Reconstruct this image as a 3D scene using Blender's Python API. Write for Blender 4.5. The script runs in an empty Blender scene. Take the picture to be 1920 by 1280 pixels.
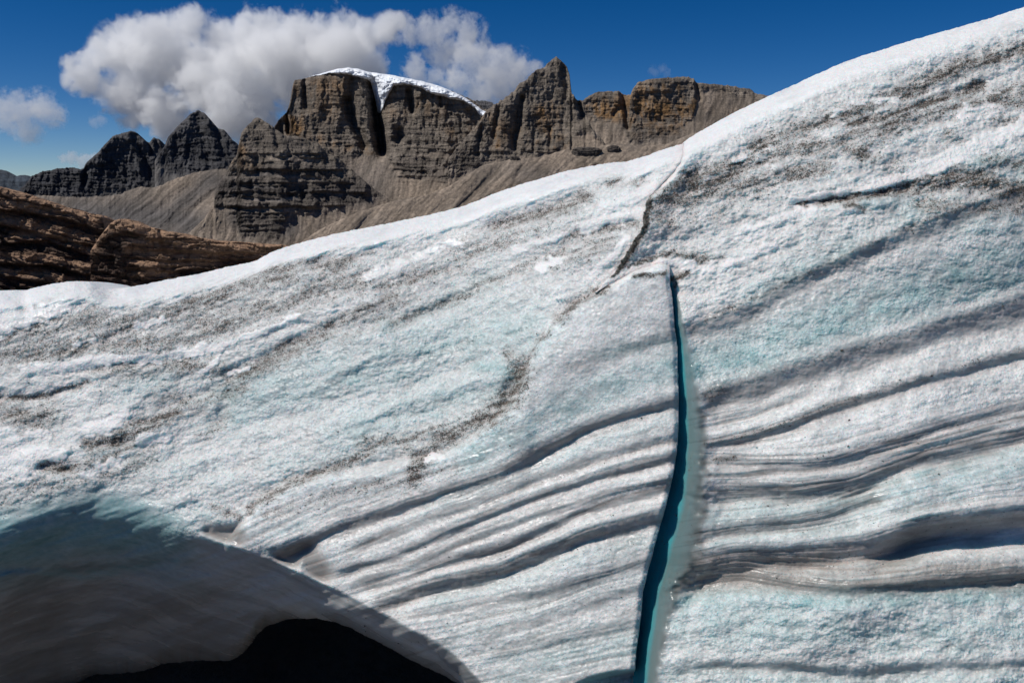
import bpy, math, random
import numpy as np
from mathutils import Vector

# ------------------------------------------------------------------ camera
C = bpy.context.scene.collection
sc = bpy.context.scene
PITCH = math.radians(11.5)
F = 28.0 / 36.0 * 1920.0
CAM = np.array([0.0, 0.0, 2.5])
cd = bpy.data.cameras.new('camera'); cd.lens = 28.0; cd.sensor_width = 36.0
cd.clip_start = 0.05; cd.clip_end = 120000.0
cam = bpy.data.objects.new('camera', cd); C.objects.link(cam)
cam.location = CAM; cam.rotation_euler = (math.radians(90) - PITCH, 0, 0)
sc.camera = cam

# ------------------------------------------------------------------ sun, sky, exposure
SUN = Vector((-0.56, -0.17, 0.81)).normalized()
sd = bpy.data.lights.new('sun', 'SUN'); sd.energy = 3.95; sd.angle = math.radians(0.53); sd.color = (1.0, 0.972, 0.93)
so = bpy.data.objects.new('sun', sd); C.objects.link(so)
so.rotation_euler = SUN.to_track_quat('Z', 'Y').to_euler(); so.location = (0, 0, 60)
W = bpy.data.worlds.new('World'); sc.world = W; W.use_nodes = True
nt = W.node_tree; bg = nt.nodes['Background']
sky = nt.nodes.new('ShaderNodeTexSky'); sky.sky_type = 'NISHITA'; sky.sun_disc = False
sky.sun_elevation = math.asin(SUN.z); sky.sun_rotation = math.atan2(SUN.x, SUN.y)
sky.altitude = 3500; sky.air_density = 0.75; sky.dust_density = 0.05; sky.ozone_density = 3.0
hs = nt.nodes.new('ShaderNodeHueSaturation'); hs.inputs['Saturation'].default_value = 1.38
hs.inputs['Hue'].default_value = 0.506
nt.links.new(sky.outputs[0], hs.inputs['Color']); nt.links.new(hs.outputs[0], bg.inputs[0])
bg.inputs[1].default_value = 0.064
sc.view_settings.view_transform = 'Standard'; sc.view_settings.look = 'None'
sc.view_settings.exposure = 0.0; sc.view_settings.gamma = 1.0
sc.cycles.use_denoising = True
sc.cycles.max_bounces = 12; sc.cycles.volume_bounces = 12; sc.cycles.diffuse_bounces = 5
sc.cycles.volume_step_rate = 0.3; sc.cycles.volume_max_steps = 256
sc.cycles.sample_clamp_indirect = 6.0

# ------------------------------------------------------------------ numeric helpers
def ray(px, py):
    """unit-depth viewing direction of a picture point (world axes)"""
    x = (px - 960.0) / F; u = (640.0 - py) / F
    sp, cp = math.sin(PITCH), math.cos(PITCH)
    return np.stack([x, cp + u * sp, -sp + u * cp], -1)

def world(px, py, D):
    return CAM + ray(px, py) * D[..., None]

_rng = np.random.RandomState(7)
_PERM = _rng.permutation(4096).astype(np.int32)
_GA = _rng.rand(4096).astype(np.float32) * 2 * np.pi
_GX, _GY = np.cos(_GA), np.sin(_GA)

def perlin(x, y, seed=0):
    x = np.asarray(x, np.float32) + seed * 17.31; y = np.asarray(y, np.float32) + seed * 9.77
    xi = np.floor(x); yi = np.floor(y)
    fx = x - xi; fy = y - yi
    xi = xi.astype(np.int32); yi = yi.astype(np.int32)
    u = fx * fx * fx * (fx * (fx * 6 - 15) + 10); v = fy * fy * fy * (fy * (fy * 6 - 15) + 10)
    def g(a, b, dx, dy):
        h = _PERM[(_PERM[a & 4095] + b) & 4095]
        return _GX[h] * dx + _GY[h] * dy
    n00 = g(xi, yi, fx, fy); n10 = g(xi + 1, yi, fx - 1, fy)
    n01 = g(xi, yi + 1, fx, fy - 1); n11 = g(xi + 1, yi + 1, fx - 1, fy - 1)
    return ((n00 * (1 - u) + n10 * u) * (1 - v) + (n01 * (1 - u) + n11 * u) * v) * 1.5

def fbm(x, y, octv=4, seed=0, gain=0.5, lac=2.03):
    a = 1.0; s = 0; t = 0
    for i in range(octv):
        s = s + a * perlin(x * lac ** i, y * lac ** i, seed + i * 3); t += a; a *= gain
    return s / t

def ridged(x, y, octv=4, seed=0, gain=0.5, lac=2.1):
    a = 1.0; s = 0; t = 0
    for i in range(octv):
        s = s + a * (1 - 2 * np.abs(perlin(x * lac ** i, y * lac ** i, seed + i * 5))); t += a; a *= gain
    return s / t

def cells(x, y, seed=0):
    """distance to the nearest scattered point (0 at a point, about 0.7 far off) and that point's random value"""
    x = x + seed * 31.7; y = y + seed * 11.3
    xi = np.floor(x).astype(np.int32); yi = np.floor(y).astype(np.int32)
    best = np.full(x.shape, 9.0, np.float32); val = np.zeros(x.shape, np.float32)
    for dx in (-1, 0, 1):
        for dy in (-1, 0, 1):
            h = _PERM[(_PERM[(xi + dx) & 4095] + yi + dy) & 4095]
            jx = (h % 61) / 61.0; jy = (h % 53) / 53.0
            d = (xi + dx + jx - x) ** 2 + (yi + dy + jy - y) ** 2
            m = d < best
            best = np.where(m, d, best); val = np.where(m, h / 4096.0, val)
    return np.sqrt(best), val

def sst(a, b, x):
    t = np.clip((x - a) / (b - a), 0, 1)
    return t * t * (3 - 2 * t)

def lin(pts, x):
    p = np.array(pts, float)
    return np.interp(x, p[:, 0], p[:, 1])

def smooth_lin(pts, x, r=12.0):
    return (lin(pts, x - r) + lin(pts, x + r) + 2 * lin(pts, x) + lin(pts, x - r / 2) + lin(pts, x + r / 2)) / 6.0

def seg_dist(PX, PY, pts):
    """distance to a polyline and signed side"""
    best = np.full(PX.shape, 1e9, np.float32)
    for (ax, ay), (bx, by) in zip(pts[:-1], pts[1:]):
        dx, dy = bx - ax, by - ay
        t = np.clip(((PX - ax) * dx + (PY - ay) * dy) / (dx * dx + dy * dy + 1e-9), 0, 1)
        d = (PX - ax - t * dx) ** 2 + (PY - ay - t * dy) ** 2
        best = np.minimum(best, d)
    return np.sqrt(best)

def stroke(PX, PY, pts, w, s=1.0, soft=1.0):
    """soft brush along a polyline; w is the half width in picture units"""
    out = np.zeros(PX.shape, np.float32)
    p = np.array(pts, float); m = w * 3
    sel = (PX > p[:, 0].min() - m) & (PX < p[:, 0].max() + m) & (PY > p[:, 1].min() - m) & (PY < p[:, 1].max() + m)
    if sel.any():
        if len(pts) == 1: pts = [pts[0], (pts[0][0] + 1, pts[0][1])]
        d = seg_dist(PX[sel], PY[sel], pts)
        out[sel] = s * np.exp(-(d / w) ** (2 * soft))
    return out

def strokes(PX, PY, lst, mode='max'):
    out = np.zeros(PX.shape, np.float32)
    for e in lst:
        v = stroke(PX, PY, *e)
        out = np.maximum(out, v) if mode == 'max' else out + v
    return out

# ------------------------------------------------------------------ mesh helpers
def grid_object(name, P, mat, attrs=None, keep=None, parent=None):
    """a sheet of points P[rows, cols, 3] as one mesh; attrs: name -> [rows, cols, 4]"""
    nr, nc = P.shape[:2]
    loc = np.array([P[..., 0].mean(), P[..., 1].mean(), P[..., 2].min()])
    idx = np.arange(nr * nc).reshape(nr, nc)
    q = np.stack([idx[:-1, :-1], idx[:-1, 1:], idx[1:, 1:], idx[1:, :-1]], -1).reshape(-1, 4)
    if keep is not None:
        k = (keep[:-1, :-1] & keep[:-1, 1:] & keep[1:, 1:] & keep[1:, :-1]).reshape(-1)
        q = q[k]
    used = np.zeros(nr * nc, bool); used[q.reshape(-1)] = True
    remap = np.cumsum(used) - 1
    q = remap[q]; V = (P - loc).reshape(-1, 3)[used].astype(np.float32)
    me = bpy.data.meshes.new(name)
    me.vertices.add(len(V)); me.vertices.foreach_set('co', V.ravel())
    me.loops.add(len(q) * 4); me.loops.foreach_set('vertex_index', q.ravel().astype(np.int32))
    me.polygons.add(len(q)); me.polygons.foreach_set('loop_start', np.arange(0, len(q) * 4, 4, dtype=np.int32))
    me.polygons.foreach_set('use_smooth', np.ones(len(q), bool))
    me.update(calc_edges=True)
    for an, A in (attrs or {}).items():
        ca = me.attributes.new(an, 'FLOAT_COLOR', 'POINT')
        ca.data.foreach_set('color', A.reshape(-1, 4)[used].astype(np.float32).ravel())
    me.materials.append(mat)
    o = bpy.data.objects.new(name, me); C.objects.link(o); o.location = loc
    if parent is not None:
        o.parent = parent; o.location = loc - np.array(parent.location)
    return o

def tag(o, label, cat, kind=None, group=None):
    o['label'] = label; o['category'] = cat
    if kind: o['kind'] = kind
    if group: o['group'] = group
    return o

class NT:
    """small helper to write node trees"""
    def __init__(s, name):
        s.m = bpy.data.materials.new(name); s.m.use_nodes = True
        s.t = s.m.node_tree; s.t.nodes.clear()
        s.out = s.t.nodes.new('ShaderNodeOutputMaterial')
    def n(s, typ, ins=None, **kw):
        nd = s.t.nodes.new(typ)
        for k, v in kw.items(): setattr(nd, k, v)
        for k, v in (ins or {}).items():
            sk = nd.inputs[k]
            if hasattr(v, 'is_linked') or isinstance(v, bpy.types.NodeSocket): s.t.links.new(v, sk)
            else: sk.default_value = v
        return nd
    def math(s, op, a, b=None, clamp=False):
        nd = s.t.nodes.new('ShaderNodeMath'); nd.operation = op; nd.use_clamp = clamp
        for i, v in enumerate((a, b)):
            if v is None: continue
            if isinstance(v, bpy.types.NodeSocket): s.t.links.new(v, nd.inputs[i])
            else: nd.inputs[i].default_value = v
        return nd.outputs[0]
    def mix(s, f, a, b, blend='MIX'):
        nd = s.t.nodes.new('ShaderNodeMix'); nd.data_type = 'RGBA'; nd.blend_type = blend
        for k, v in ((0, f), (6, a), (7, b)):
            if isinstance(v, bpy.types.NodeSocket): s.t.links.new(v, nd.inputs[k])
            else: nd.inputs[k].default_value = v if k == 0 else (*v, 1.0)[:4]
        return nd.outputs[2]
    def ramp(s, x, a, b, lo=0.0, hi=1.0):
        nd = s.t.nodes.new('ShaderNodeMapRange'); nd.interpolation_type = 'SMOOTHSTEP'
        s.t.links.new(x, nd.inputs[0])
        for k, v in ((1, a), (2, b), (3, lo), (4, hi)):
            if isinstance(v, bpy.types.NodeSocket): s.t.links.new(v, nd.inputs[k])
            else: nd.inputs[k].default_value = v
        return nd.outputs[0]
    def noise(s, co, scale, detail=4, rough=0.55, dist=0.0):
        return s.n('ShaderNodeTexNoise', {'Vector': co, 'Scale': scale, 'Detail': detail, 'Roughness': rough, 'Distortion': dist}).outputs[0]
    def scaled(s, co, v):
        return s.n('ShaderNodeVectorMath', {0: co, 1: v}, operation='MULTIPLY').outputs[0]

# ------------------------------------------------------------------ materials
def ice_material():
    T = NT('glacier_ice')
    co = T.n('ShaderNodeTexCoord').outputs['Object']
    a1 = T.n('ShaderNodeAttribute', attribute_name='cover')
    a2 = T.n('ShaderNodeAttribute', attribute_name='form')
    sp = T.n('ShaderNodeSeparateColor', {0: a1.outputs['Color']})
    dirt, blue, snow, teal = sp.outputs[0], sp.outputs[1], sp.outputs[2], a1.outputs['Alpha']
    sf = T.n('ShaderNodeSeparateColor', {0: a2.outputs['Color']})
    smooth, warm, layer = sf.outputs[0], sf.outputs[1], sf.outputs[2]
    n1 = T.noise(co, 3.0, 5, 0.6)
    n2 = T.noise(co, 24.0, 5, 0.65)
    n3 = T.noise(co, 115.0, 4, 0.75)
    vor = T.n('ShaderNodeTexVoronoi', {'Vector': co, 'Scale': 55.0, 'Detail': 1.0, 'Randomness': 1.0}, feature='F1')
    vor2 = T.n('ShaderNodeTexVoronoi', {'Vector': co, 'Scale': 130.0, 'Randomness': 1.0}, feature='F1')
    # clean ice between white firn and blue clear ice
    bl = T.math('ADD', T.math('MULTIPLY', blue, 0.9), T.math('MULTIPLY', T.math('SUBTRACT', n2, 0.5), T.math('MULTIPLY', blue, 1.6)), True)
    col = T.mix(bl, (0.65, 0.665, 0.655), (0.30, 0.45, 0.455))
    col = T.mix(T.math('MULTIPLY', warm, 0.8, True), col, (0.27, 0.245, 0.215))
    # porous white and clear grey patches, plus recess shade put into the colour
    mot_shade = T.math('ADD', 0.80, T.math('MULTIPLY', a2.outputs['Alpha'], 0.42))
    col = T.mix(1.0, col, T.n('ShaderNodeCombineColor', {0: mot_shade, 1: mot_shade, 2: mot_shade}).outputs[0], 'MULTIPLY')
    # crystal to crystal variation
    v = T.n('ShaderNodeSeparateColor', {0: vor.outputs['Color']}).outputs[0]
    k = T.math('ADD', 0.86, T.math('MULTIPLY', v, 0.26))
    k = T.n('ShaderNodeCombineColor', {0: k, 1: k, 2: k}).outputs[0]
    col = T.mix(T.math('SUBTRACT', 1.0, smooth, True), col, T.mix(1.0, col, k, 'MULTIPLY'))
    col = T.mix(T.math('MULTIPLY', snow, 0.95, True), col, (0.80, 0.805, 0.795))
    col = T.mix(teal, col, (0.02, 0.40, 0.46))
    # fine dust film, then coarse specks and clumps
    film = T.math('MULTIPLY', T.ramp(T.math('ADD', T.math('MULTIPLY', dirt, 0.62), T.math('MULTIPLY', n2, 0.45)), 0.13, 0.72), 0.72)
    col = T.mix(film, col, (0.215, 0.198, 0.175))
    spk = T.ramp(T.math('ADD', T.math('MULTIPLY', n3, 0.95), T.math('ADD', T.math('MULTIPLY', dirt, 0.30), T.math('MULTIPLY', n2, 0.34))), 0.79, 0.85)
    spk = T.math('MULTIPLY', spk, T.ramp(dirt, 0.05, 0.25))
    col = T.mix(T.math('MULTIPLY', spk, 0.9), col, (0.075, 0.062, 0.050))
    # bump
    sm1 = T.math('SUBTRACT', 1.0, T.math('MULTIPLY', smooth, 0.93), True)
    h = T.math('ADD', T.math('MULTIPLY', n2, 0.75), T.math('ADD', T.math('MULTIPLY', n3, 0.45), T.math('MULTIPLY', vor.outputs['Distance'], 0.75)))
    h = T.math('ADD', h, T.math('MULTIPLY', vor2.outputs['Distance'], 0.22))
    h = T.math('SUBTRACT', h, T.math('MULTIPLY', spk, 0.5))
    bump = T.n('ShaderNodeBump', {'Height': h, 'Distance': 0.011, 'Strength': T.math('MULTIPLY', T.math('MULTIPLY', sm1, 0.72), T.math('MULTIPLY', T.ramp(a2.outputs['Alpha'], 0.15, 0.75, 0.30, 1.15), T.math('SUBTRACT', 1.0, T.math('MULTIPLY', layer, 0.35))))})
    rough = T.math('SUBTRACT', T.ramp(a2.outputs['Alpha'], 0.15, 0.65, 0.36, 0.60), T.math('MULTIPLY', T.math('ADD', blue, smooth), 0.12))
    bs = T.n('ShaderNodeBsdfPrincipled', {'Base Color': col, 'Roughness': rough, 'Normal': bump.outputs[0],
             'IOR': 1.31, 'Specular IOR Level': 0.5,
             'Coat Weight': 0.08, 'Coat Roughness': 0.22, 'Coat IOR': 1.33,
             'Subsurface Weight': 0.6, 'Subsurface Radius': (0.35, 0.8, 1.0), 'Subsurface Scale': 0.13})
    T.t.links.new(bs.outputs[0], T.out.inputs[0])
    return T.m

def mountain_material(name, grey, dark, orange, talus, sc_=1.0):
    """attribute cover: R talus, G orange stain, B dark strata"""
    T = NT(name)
    co = T.n('ShaderNodeTexCoord').outputs['Object']
    a = T.n('ShaderNodeAttribute', attribute_name='cover')
    sp = T.n('ShaderNodeSeparateColor', {0: a.outputs['Color']})
    tal, ora, drk = sp.outputs
    vert = T.scaled(co, (0.06 * sc_, 0.06 * sc_, 0.008 * sc_))
    horz = T.scaled(co, (0.006 * sc_, 0.006 * sc_, 0.11 * sc_))
    nv = T.noise(vert, 1.0, 5, 0.6)
    nh = T.noise(horz, 1.0, 4, 0.6, 0.3)
    nf = T.noise(co, 0.16 * sc_, 5, 0.65)
    nb = T.noise(co, 0.010 * sc_, 4, 0.55)
    col = T.mix(drk, grey, dark)
    col = T.mix(T.ramp(nh, 0.40, 0.62, 0.0, 0.42), col, tuple(c * 0.55 for c in grey))
    of = T.math('MULTIPLY', ora, T.ramp(T.math('ADD', T.math('MULTIPLY', nv, 0.7), T.math('MULTIPLY', nb, 0.5)), 0.52, 0.72))
    col = T.mix(of, col, orange)
    col = T.mix(T.ramp(nv, 0.52, 0.75, 0.0, 0.45), col, tuple(c * 0.45 for c in dark))
    tcol = T.mix(T.ramp(nf, 0.35, 0.70), talus, tuple(c * 0.68 for c in talus))
    tcol = T.mix(T.ramp(nb, 0.42, 0.62, 0.0, 0.45), tcol, tuple(c * 0.75 + 0.01 for c in grey))
    tcol = T.mix(T.math('MULTIPLY', drk, 0.85), tcol, (0.085, 0.082, 0.083))
    col = T.mix(tal, col, tcol)
    tone = T.math('ADD', 0.55, T.math('MULTIPLY', a.outputs['Alpha'], 0.9))
    col = T.mix(1.0, col, T.n('ShaderNodeCombineColor', {0: tone, 1: tone, 2: tone}).outputs[0], 'MULTIPLY')
    col = T.mix(T.ramp(nf, 0.30, 0.75, 0.0, 0.35), col, (0.07, 0.062, 0.055))
    h = T.math('ADD', T.math('MULTIPLY', nf, 1.0), T.math('ADD', T.math('MULTIPLY', nv, 0.9), T.math('MULTIPLY', nh, 0.9)))
    bump = T.n('ShaderNodeBump', {'Height': h, 'Distance': 7.0 / sc_, 'Strength': T.math('SUBTRACT', 1.0, T.math('MULTIPLY', tal, 0.6))})
    bs = T.n('ShaderNodeBsdfPrincipled', {'Base Color': col, 'Roughness': 0.92, 'Normal': bump.outputs[0], 'Specular IOR Level': 0.2})
    T.t.links.new(bs.outputs[0], T.out.inputs[0])
    return T.m

def snow_material():
    T = NT('summit_snow')
    co = T.n('ShaderNodeTexCoord').outputs['Object']
    n = T.noise(co, 0.05, 5, 0.6)
    col = T.mix(T.ramp(n, 0.35, 0.7), (0.90, 0.91, 0.93), (0.74, 0.80, 0.86))
    bump = T.n('ShaderNodeBump', {'Height': n, 'Distance': 6.0, 'Strength': 0.5})
    bs = T.n('ShaderNodeBsdfPrincipled', {'Base Color': col, 'Roughness': 0.6, 'Normal': bump.outputs[0]})
    T.t.links.new(bs.outputs[0], T.out.inputs[0])
    return T.m

def outcrop_material():
    """attribute cover: R sunlit bed tops, G shaded faces, both put into the colour"""
    T = NT('layered_sandstone')
    co = T.n('ShaderNodeTexCoord').outputs['Object']
    a = T.n('ShaderNodeAttribute', attribute_name='cover')
    sp = T.n('ShaderNodeSeparateColor', {0: a.outputs['Color']})
    top, drk = sp.outputs[0], sp.outputs[1]
    n1 = T.noise(co, 0.6, 5, 0.6); n2 = T.noise(co, 5.0, 5, 0.7)
    hs_ = T.noise(T.scaled(co, (0.5, 0.5, 5.0)), 1.0, 4, 0.6, 0.4)
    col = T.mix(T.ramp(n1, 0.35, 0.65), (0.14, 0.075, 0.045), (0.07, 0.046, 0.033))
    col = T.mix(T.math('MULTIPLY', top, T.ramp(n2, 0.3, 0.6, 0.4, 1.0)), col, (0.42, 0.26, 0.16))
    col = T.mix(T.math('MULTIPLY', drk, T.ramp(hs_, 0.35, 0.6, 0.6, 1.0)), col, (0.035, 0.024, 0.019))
    col = T.mix(T.ramp(n2, 0.5, 0.75, 0.0, 0.6), col, (0.05, 0.035, 0.028))
    h = T.math('ADD', T.math('ADD', T.math('MULTIPLY', n2, 0.6), hs_), T.math('MULTIPLY', n1, 0.5))
    bump = T.n('ShaderNodeBump', {'Height': h, 'Distance': 0.22, 'Strength': 0.9})
    bs = T.n('ShaderNodeBsdfPrincipled', {'Base Color': col, 'Roughness': 0.85, 'Normal': bump.outputs[0], 'Specular IOR Level': 0.3})
    T.t.links.new(bs.outputs[0], T.out.inputs[0])
    return T.m

def ground_material():
    T = NT('dark_bedrock')
    co = T.n('ShaderNodeTexCoord').outputs['Object']
    n1 = T.noise(co, 0.7, 6, 0.65); n2 = T.noise(co, 9.0, 5, 0.7)
    col = T.mix(T.ramp(n1, 0.35, 0.65), (0.08, 0.07, 0.062), (0.12, 0.105, 0.09))
    col = T.mix(T.ramp(n2, 0.45, 0.7, 0.0, 0.7), col, (0.05, 0.046, 0.042))
    bump = T.n('ShaderNodeBump', {'Height': T.math('ADD', n1, T.math('MULTIPLY', n2, 0.3)), 'Distance': 0.1, 'Strength': 0.8})
    bs = T.n('ShaderNodeBsdfPrincipled', {'Base Color': col, 'Roughness': 0.8, 'Normal': bump.outputs[0]})
    T.t.links.new(bs.outputs[0], T.out.inputs[0])
    return T.m

ICE = ice_material()

# ================================================================== THE GLACIER
CREST_A = [(-900, 640), (-300, 575), (-60, 550), (0, 546), (45, 546), (60, 540), (100, 532), (140, 528), (168, 529), (186, 537), (203, 543), (225, 541),
           (280, 531), (380, 511), (440, 499), (480, 489), (512, 472), (545, 461), (620, 441), (700, 424), (800, 405), (870, 386), (920, 366),
           (980, 345), (1050, 325), (1130, 307), (1172, 304), (1220, 290), (1275, 271), (1340, 262), (1700, 240)]
CREST_C = [(900, 560), (1120, 460), (1200, 352), (1240, 325), (1262, 300), (1276, 280), (1283, 266), (1300, 254), (1330, 237), (1380, 209), (1440, 181),
           (1500, 155), (1560, 127), (1620, 104), (1700, 79), (1780, 56), (1850, 36), (1920, 14), (2200, -70), (2900, -260)]
CRACK = [(1256, 505), (1256, 530), (1262, 565), (1265, 610), (1270, 645), (1271, 700), (1273, 760), (1271, 830), (1263, 885), (1253, 930), (1241, 975),
         (1228, 1020), (1215, 1070), (1205, 1110), (1201, 1160), (1193, 1220), (1188, 1280), (1180, 1500)]
EDGE_C = [(262, 1284), (300, 1271), (320, 1260), (340, 1238), (368, 1215), (400, 1208), (425, 1205), (455, 1186), (490, 1165), (515, 1149), (548, 1116)]
LEDGE = [(1060, 560), (1115, 550), (1150, 530), (1190, 515), (1240, 509), (1262, 517), (1300, 515), (1340, 515)]
LIP = [(-900, 1150), (-300, 1040), (0, 990), (60, 968), (120, 952), (180, 944), (230, 948), (280, 962), (330, 986), (420, 1018), (500, 1044), (580, 1081),
       (690, 1134), (800, 1190), (860, 1232), (905, 1280), (960, 1380), (1000, 1560)]
HOLE = [(-900, 1620), (-300, 1500), (0, 1330), (100, 1292), (152, 1277), (181, 1264), (230, 1262), (274, 1257), (313, 1243), (370, 1238), (431, 1239), (455, 1226), (470, 1210),
        (485, 1188), (504, 1172), (543, 1161), (592, 1159), (625, 1166), (661, 1179), (725, 1213), (780, 1242), (832, 1267), (862, 1284), (940, 1400), (1000, 1600)]
AB = [(-900, 1400), (300, 1300), (400, 1060), (440, 1000), (455, 984), (488, 940), (547, 908), (640, 888), (700, 882), (760, 868), (830, 856), (870, 835), (920, 795), (960, 758), (980, 720), (990, 690),
      (1003, 650), (1030, 615), (1060, 588), (1120, 548), (1400, 400)]
# grooves: polyline, depth, sharp width, recovery length, fade at the two ends
GB = [  # on the slab left of the crack
    ([(1030, 690), (1119, 657), (1180, 640), (1262, 616)], 0.015, 14, 50),
    ([(500, 1045), (578, 1009), (636, 980), (734, 951), (832, 916), (940, 882), (1020, 838), (1100, 797), (1180, 770), (1268, 745)], 0.042, 9, 34),
    ([(640, 1030), (740, 990), (860, 945), (980, 900), (1100, 856), (1190, 832), (1268, 808)], 0.020, 8, 22),
    ([(610, 1072), (734, 1038), (832, 995), (940, 950), (1020, 922), (1100, 896), (1190, 868), (1266, 850)], 0.032, 8, 22),
    ([(640, 1090), (760, 1060), (860, 1010), (980, 968), (1100, 930), (1180, 910), (1258, 893)], 0.021, 8, 16),
    ([(650, 1105), (760, 1075), (832, 1050), (940, 1020), (1020, 985), (1100, 950), (1180, 925), (1248, 908)], 0.032, 8, 18),
    ([(690, 1128), (783, 1096), (860, 1078), (940, 1062), (1010, 1030), (1100, 995), (1180, 972), (1244, 955)], 0.068, 14, 26),
    ([(760, 1150), (900, 1120), (1000, 1108), (1100, 1080), (1209, 1044)], 0.018, 10, 26),
    ([(880, 1190), (1000, 1160), (1100, 1120), (1205, 1095)], 0.011, 10, 26),
    ([(900, 1225), (1000, 1205), (1100, 1180), (1200, 1160)], 0.013, 10, 30)]
GC = [  # right of the crack
    ([(1268, 608), (1322, 600), (1400, 574), (1453, 541), (1542, 499), (1617, 461), (1725, 422), (1790, 390), (1920, 345), (2300, 220)], 0.027, 16, 60),
    ([(1296, 742), (1420, 708), (1560, 664), (1700, 624), (1800, 596), (1920, 560), (2400, 430)], 0.058, 22, 50),
    ([(1300, 835), (1417, 810), (1500, 782), (1571, 756), (1662, 728), (1748, 702), (1920, 656), (2400, 540)], 0.039, 9, 44),
    ([(1310, 787), (1400, 768), (1480, 740), (1560, 712)], 0.018, 8, 20),
    ([(1313, 852), (1367, 854), (1450, 862), (1553, 858), (1643, 832), (1780, 790), (1920, 750), (2400, 640)], 0.024, 9, 18),
    ([(1310, 884), (1450, 878), (1560, 868), (1643, 848), (1780, 812), (1920, 776), (2400, 670)], 0.021, 8, 14),
    ([(1308, 904), (1417, 903), (1485, 906), (1598, 893), (1660, 868), (1740, 838), (1920, 797), (2400, 690)], 0.071, 18, 30),
    ([(1310, 992), (1417, 977), (1500, 966), (1553, 956), (1621, 930), (1680, 915)], 0.036, 12, 26),
    ([(1310, 1040), (1372, 1027), (1508, 1021), (1621, 1010), (1680, 992), (1734, 975), (1820, 965), (1920, 953), (2400, 900)], 0.102, 22, 40),
    ([(1310, 1078), (1394, 1068), (1490, 1086), (1580, 1098), (1689, 1090), (1800, 1080), (1920, 1070), (2400, 1040)], 0.044, 12, 24),
    ([(1240, 1252), (1350, 1238), (1462, 1240), (1560, 1250), (1643, 1254), (1730, 1240), (1920, 1236), (2400, 1230)], 0.027, 8, 34)]

DIRT_A = [
    ([(-200, 640), (0, 630), (150, 600), (290, 592), (400, 560), (520, 515), (640, 490)], 34, .62),
    ([(0, 665), (180, 650), (330, 640), (420, 600), (560, 560), (680, 520)], 34, .60),
    ([(-300, 752), (0, 748), (90, 742), (165, 716)], 6, .95), ([(0, 770), (60, 790), (95, 775)], 26, .62),
    ([(180, 690), (300, 682), (400, 685), (450, 722)], 22, .60), ([(300, 655), (350, 640), (430, 610)], 18, .6),
    ([(430, 712), (500, 682), (560, 650), (640, 600), (740, 560)], 18, .72), ([(520, 655), (560, 640)], 12, .9),
    ([(440, 745), (420, 790), (380, 820)], 12, .45), ([(300, 740), (360, 760), (440, 740)], 22, .45),
    ([(170, 833), (215, 826), (260, 800), (330, 775)], 17, .95), ([(80, 872), (130, 882), (190, 868), (250, 835)], 14, .78),
    ([(60, 912), (200, 885), (280, 865)], 24, .42), ([(-200, 960), (0, 940), (90, 930)], 22, .42),
    ([(600, 500), (650, 490)], 12, .7), ([(930, 425), (1000, 405), (1060, 388), (1100, 372)], 18, .75), ([(900, 432), (960, 407)], 6, .6),
    ([(1140, 342), (1200, 338)], 11, .7), ([(860, 470), (960, 440), (1080, 400)], 30, .35),
    ([(720, 540), (830, 505), (950, 450)], 20, .50), ([(740, 605), (850, 562), (960, 512), (1050, 475), (1120, 450)], 12, .58),
    ([(1060, 440), (1150, 425), (1200, 420)], 11, .65), ([(1040, 500), (1100, 480), (1150, 450)], 16, .5), ([(640, 640), (780, 560)], 16, .38),
    ([(1130, 545), (1090, 560), (1050, 600)], 12, .85), ([(1050, 600), (1010, 640), (985, 690)], 9, .6),
    ([(982, 690), (972, 730), (950, 755), (925, 775)], 26, .95), ([(925, 775), (870, 800), (820, 830), (790, 860), (775, 895)], 20, .85),
    ([(950, 660), (965, 700)], 14, .6), ([(680, 832), (760, 822), (840, 800)], 13, .7), ([(760, 830), (790, 880)], 20, .5),
    ([(470, 955), (510, 925), (560, 900), (640, 872), (700, 845)], 13, .72), ([(500, 965), (620, 930), (740, 900), (850, 880)], 16, .35),
    ([(200, 560), (225, 566)], 5, .6), ([(640, 480), (700, 475)], 8, .5), ([(400, 950), (450, 970)], 9, .6),
    ([(1115, 548), (1140, 537)], 7, 1.1), ([(1192, 517), (1246, 513)], 7, 1.15), ([(1030, 850), (1230, 770)], 6, .22)]
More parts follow.
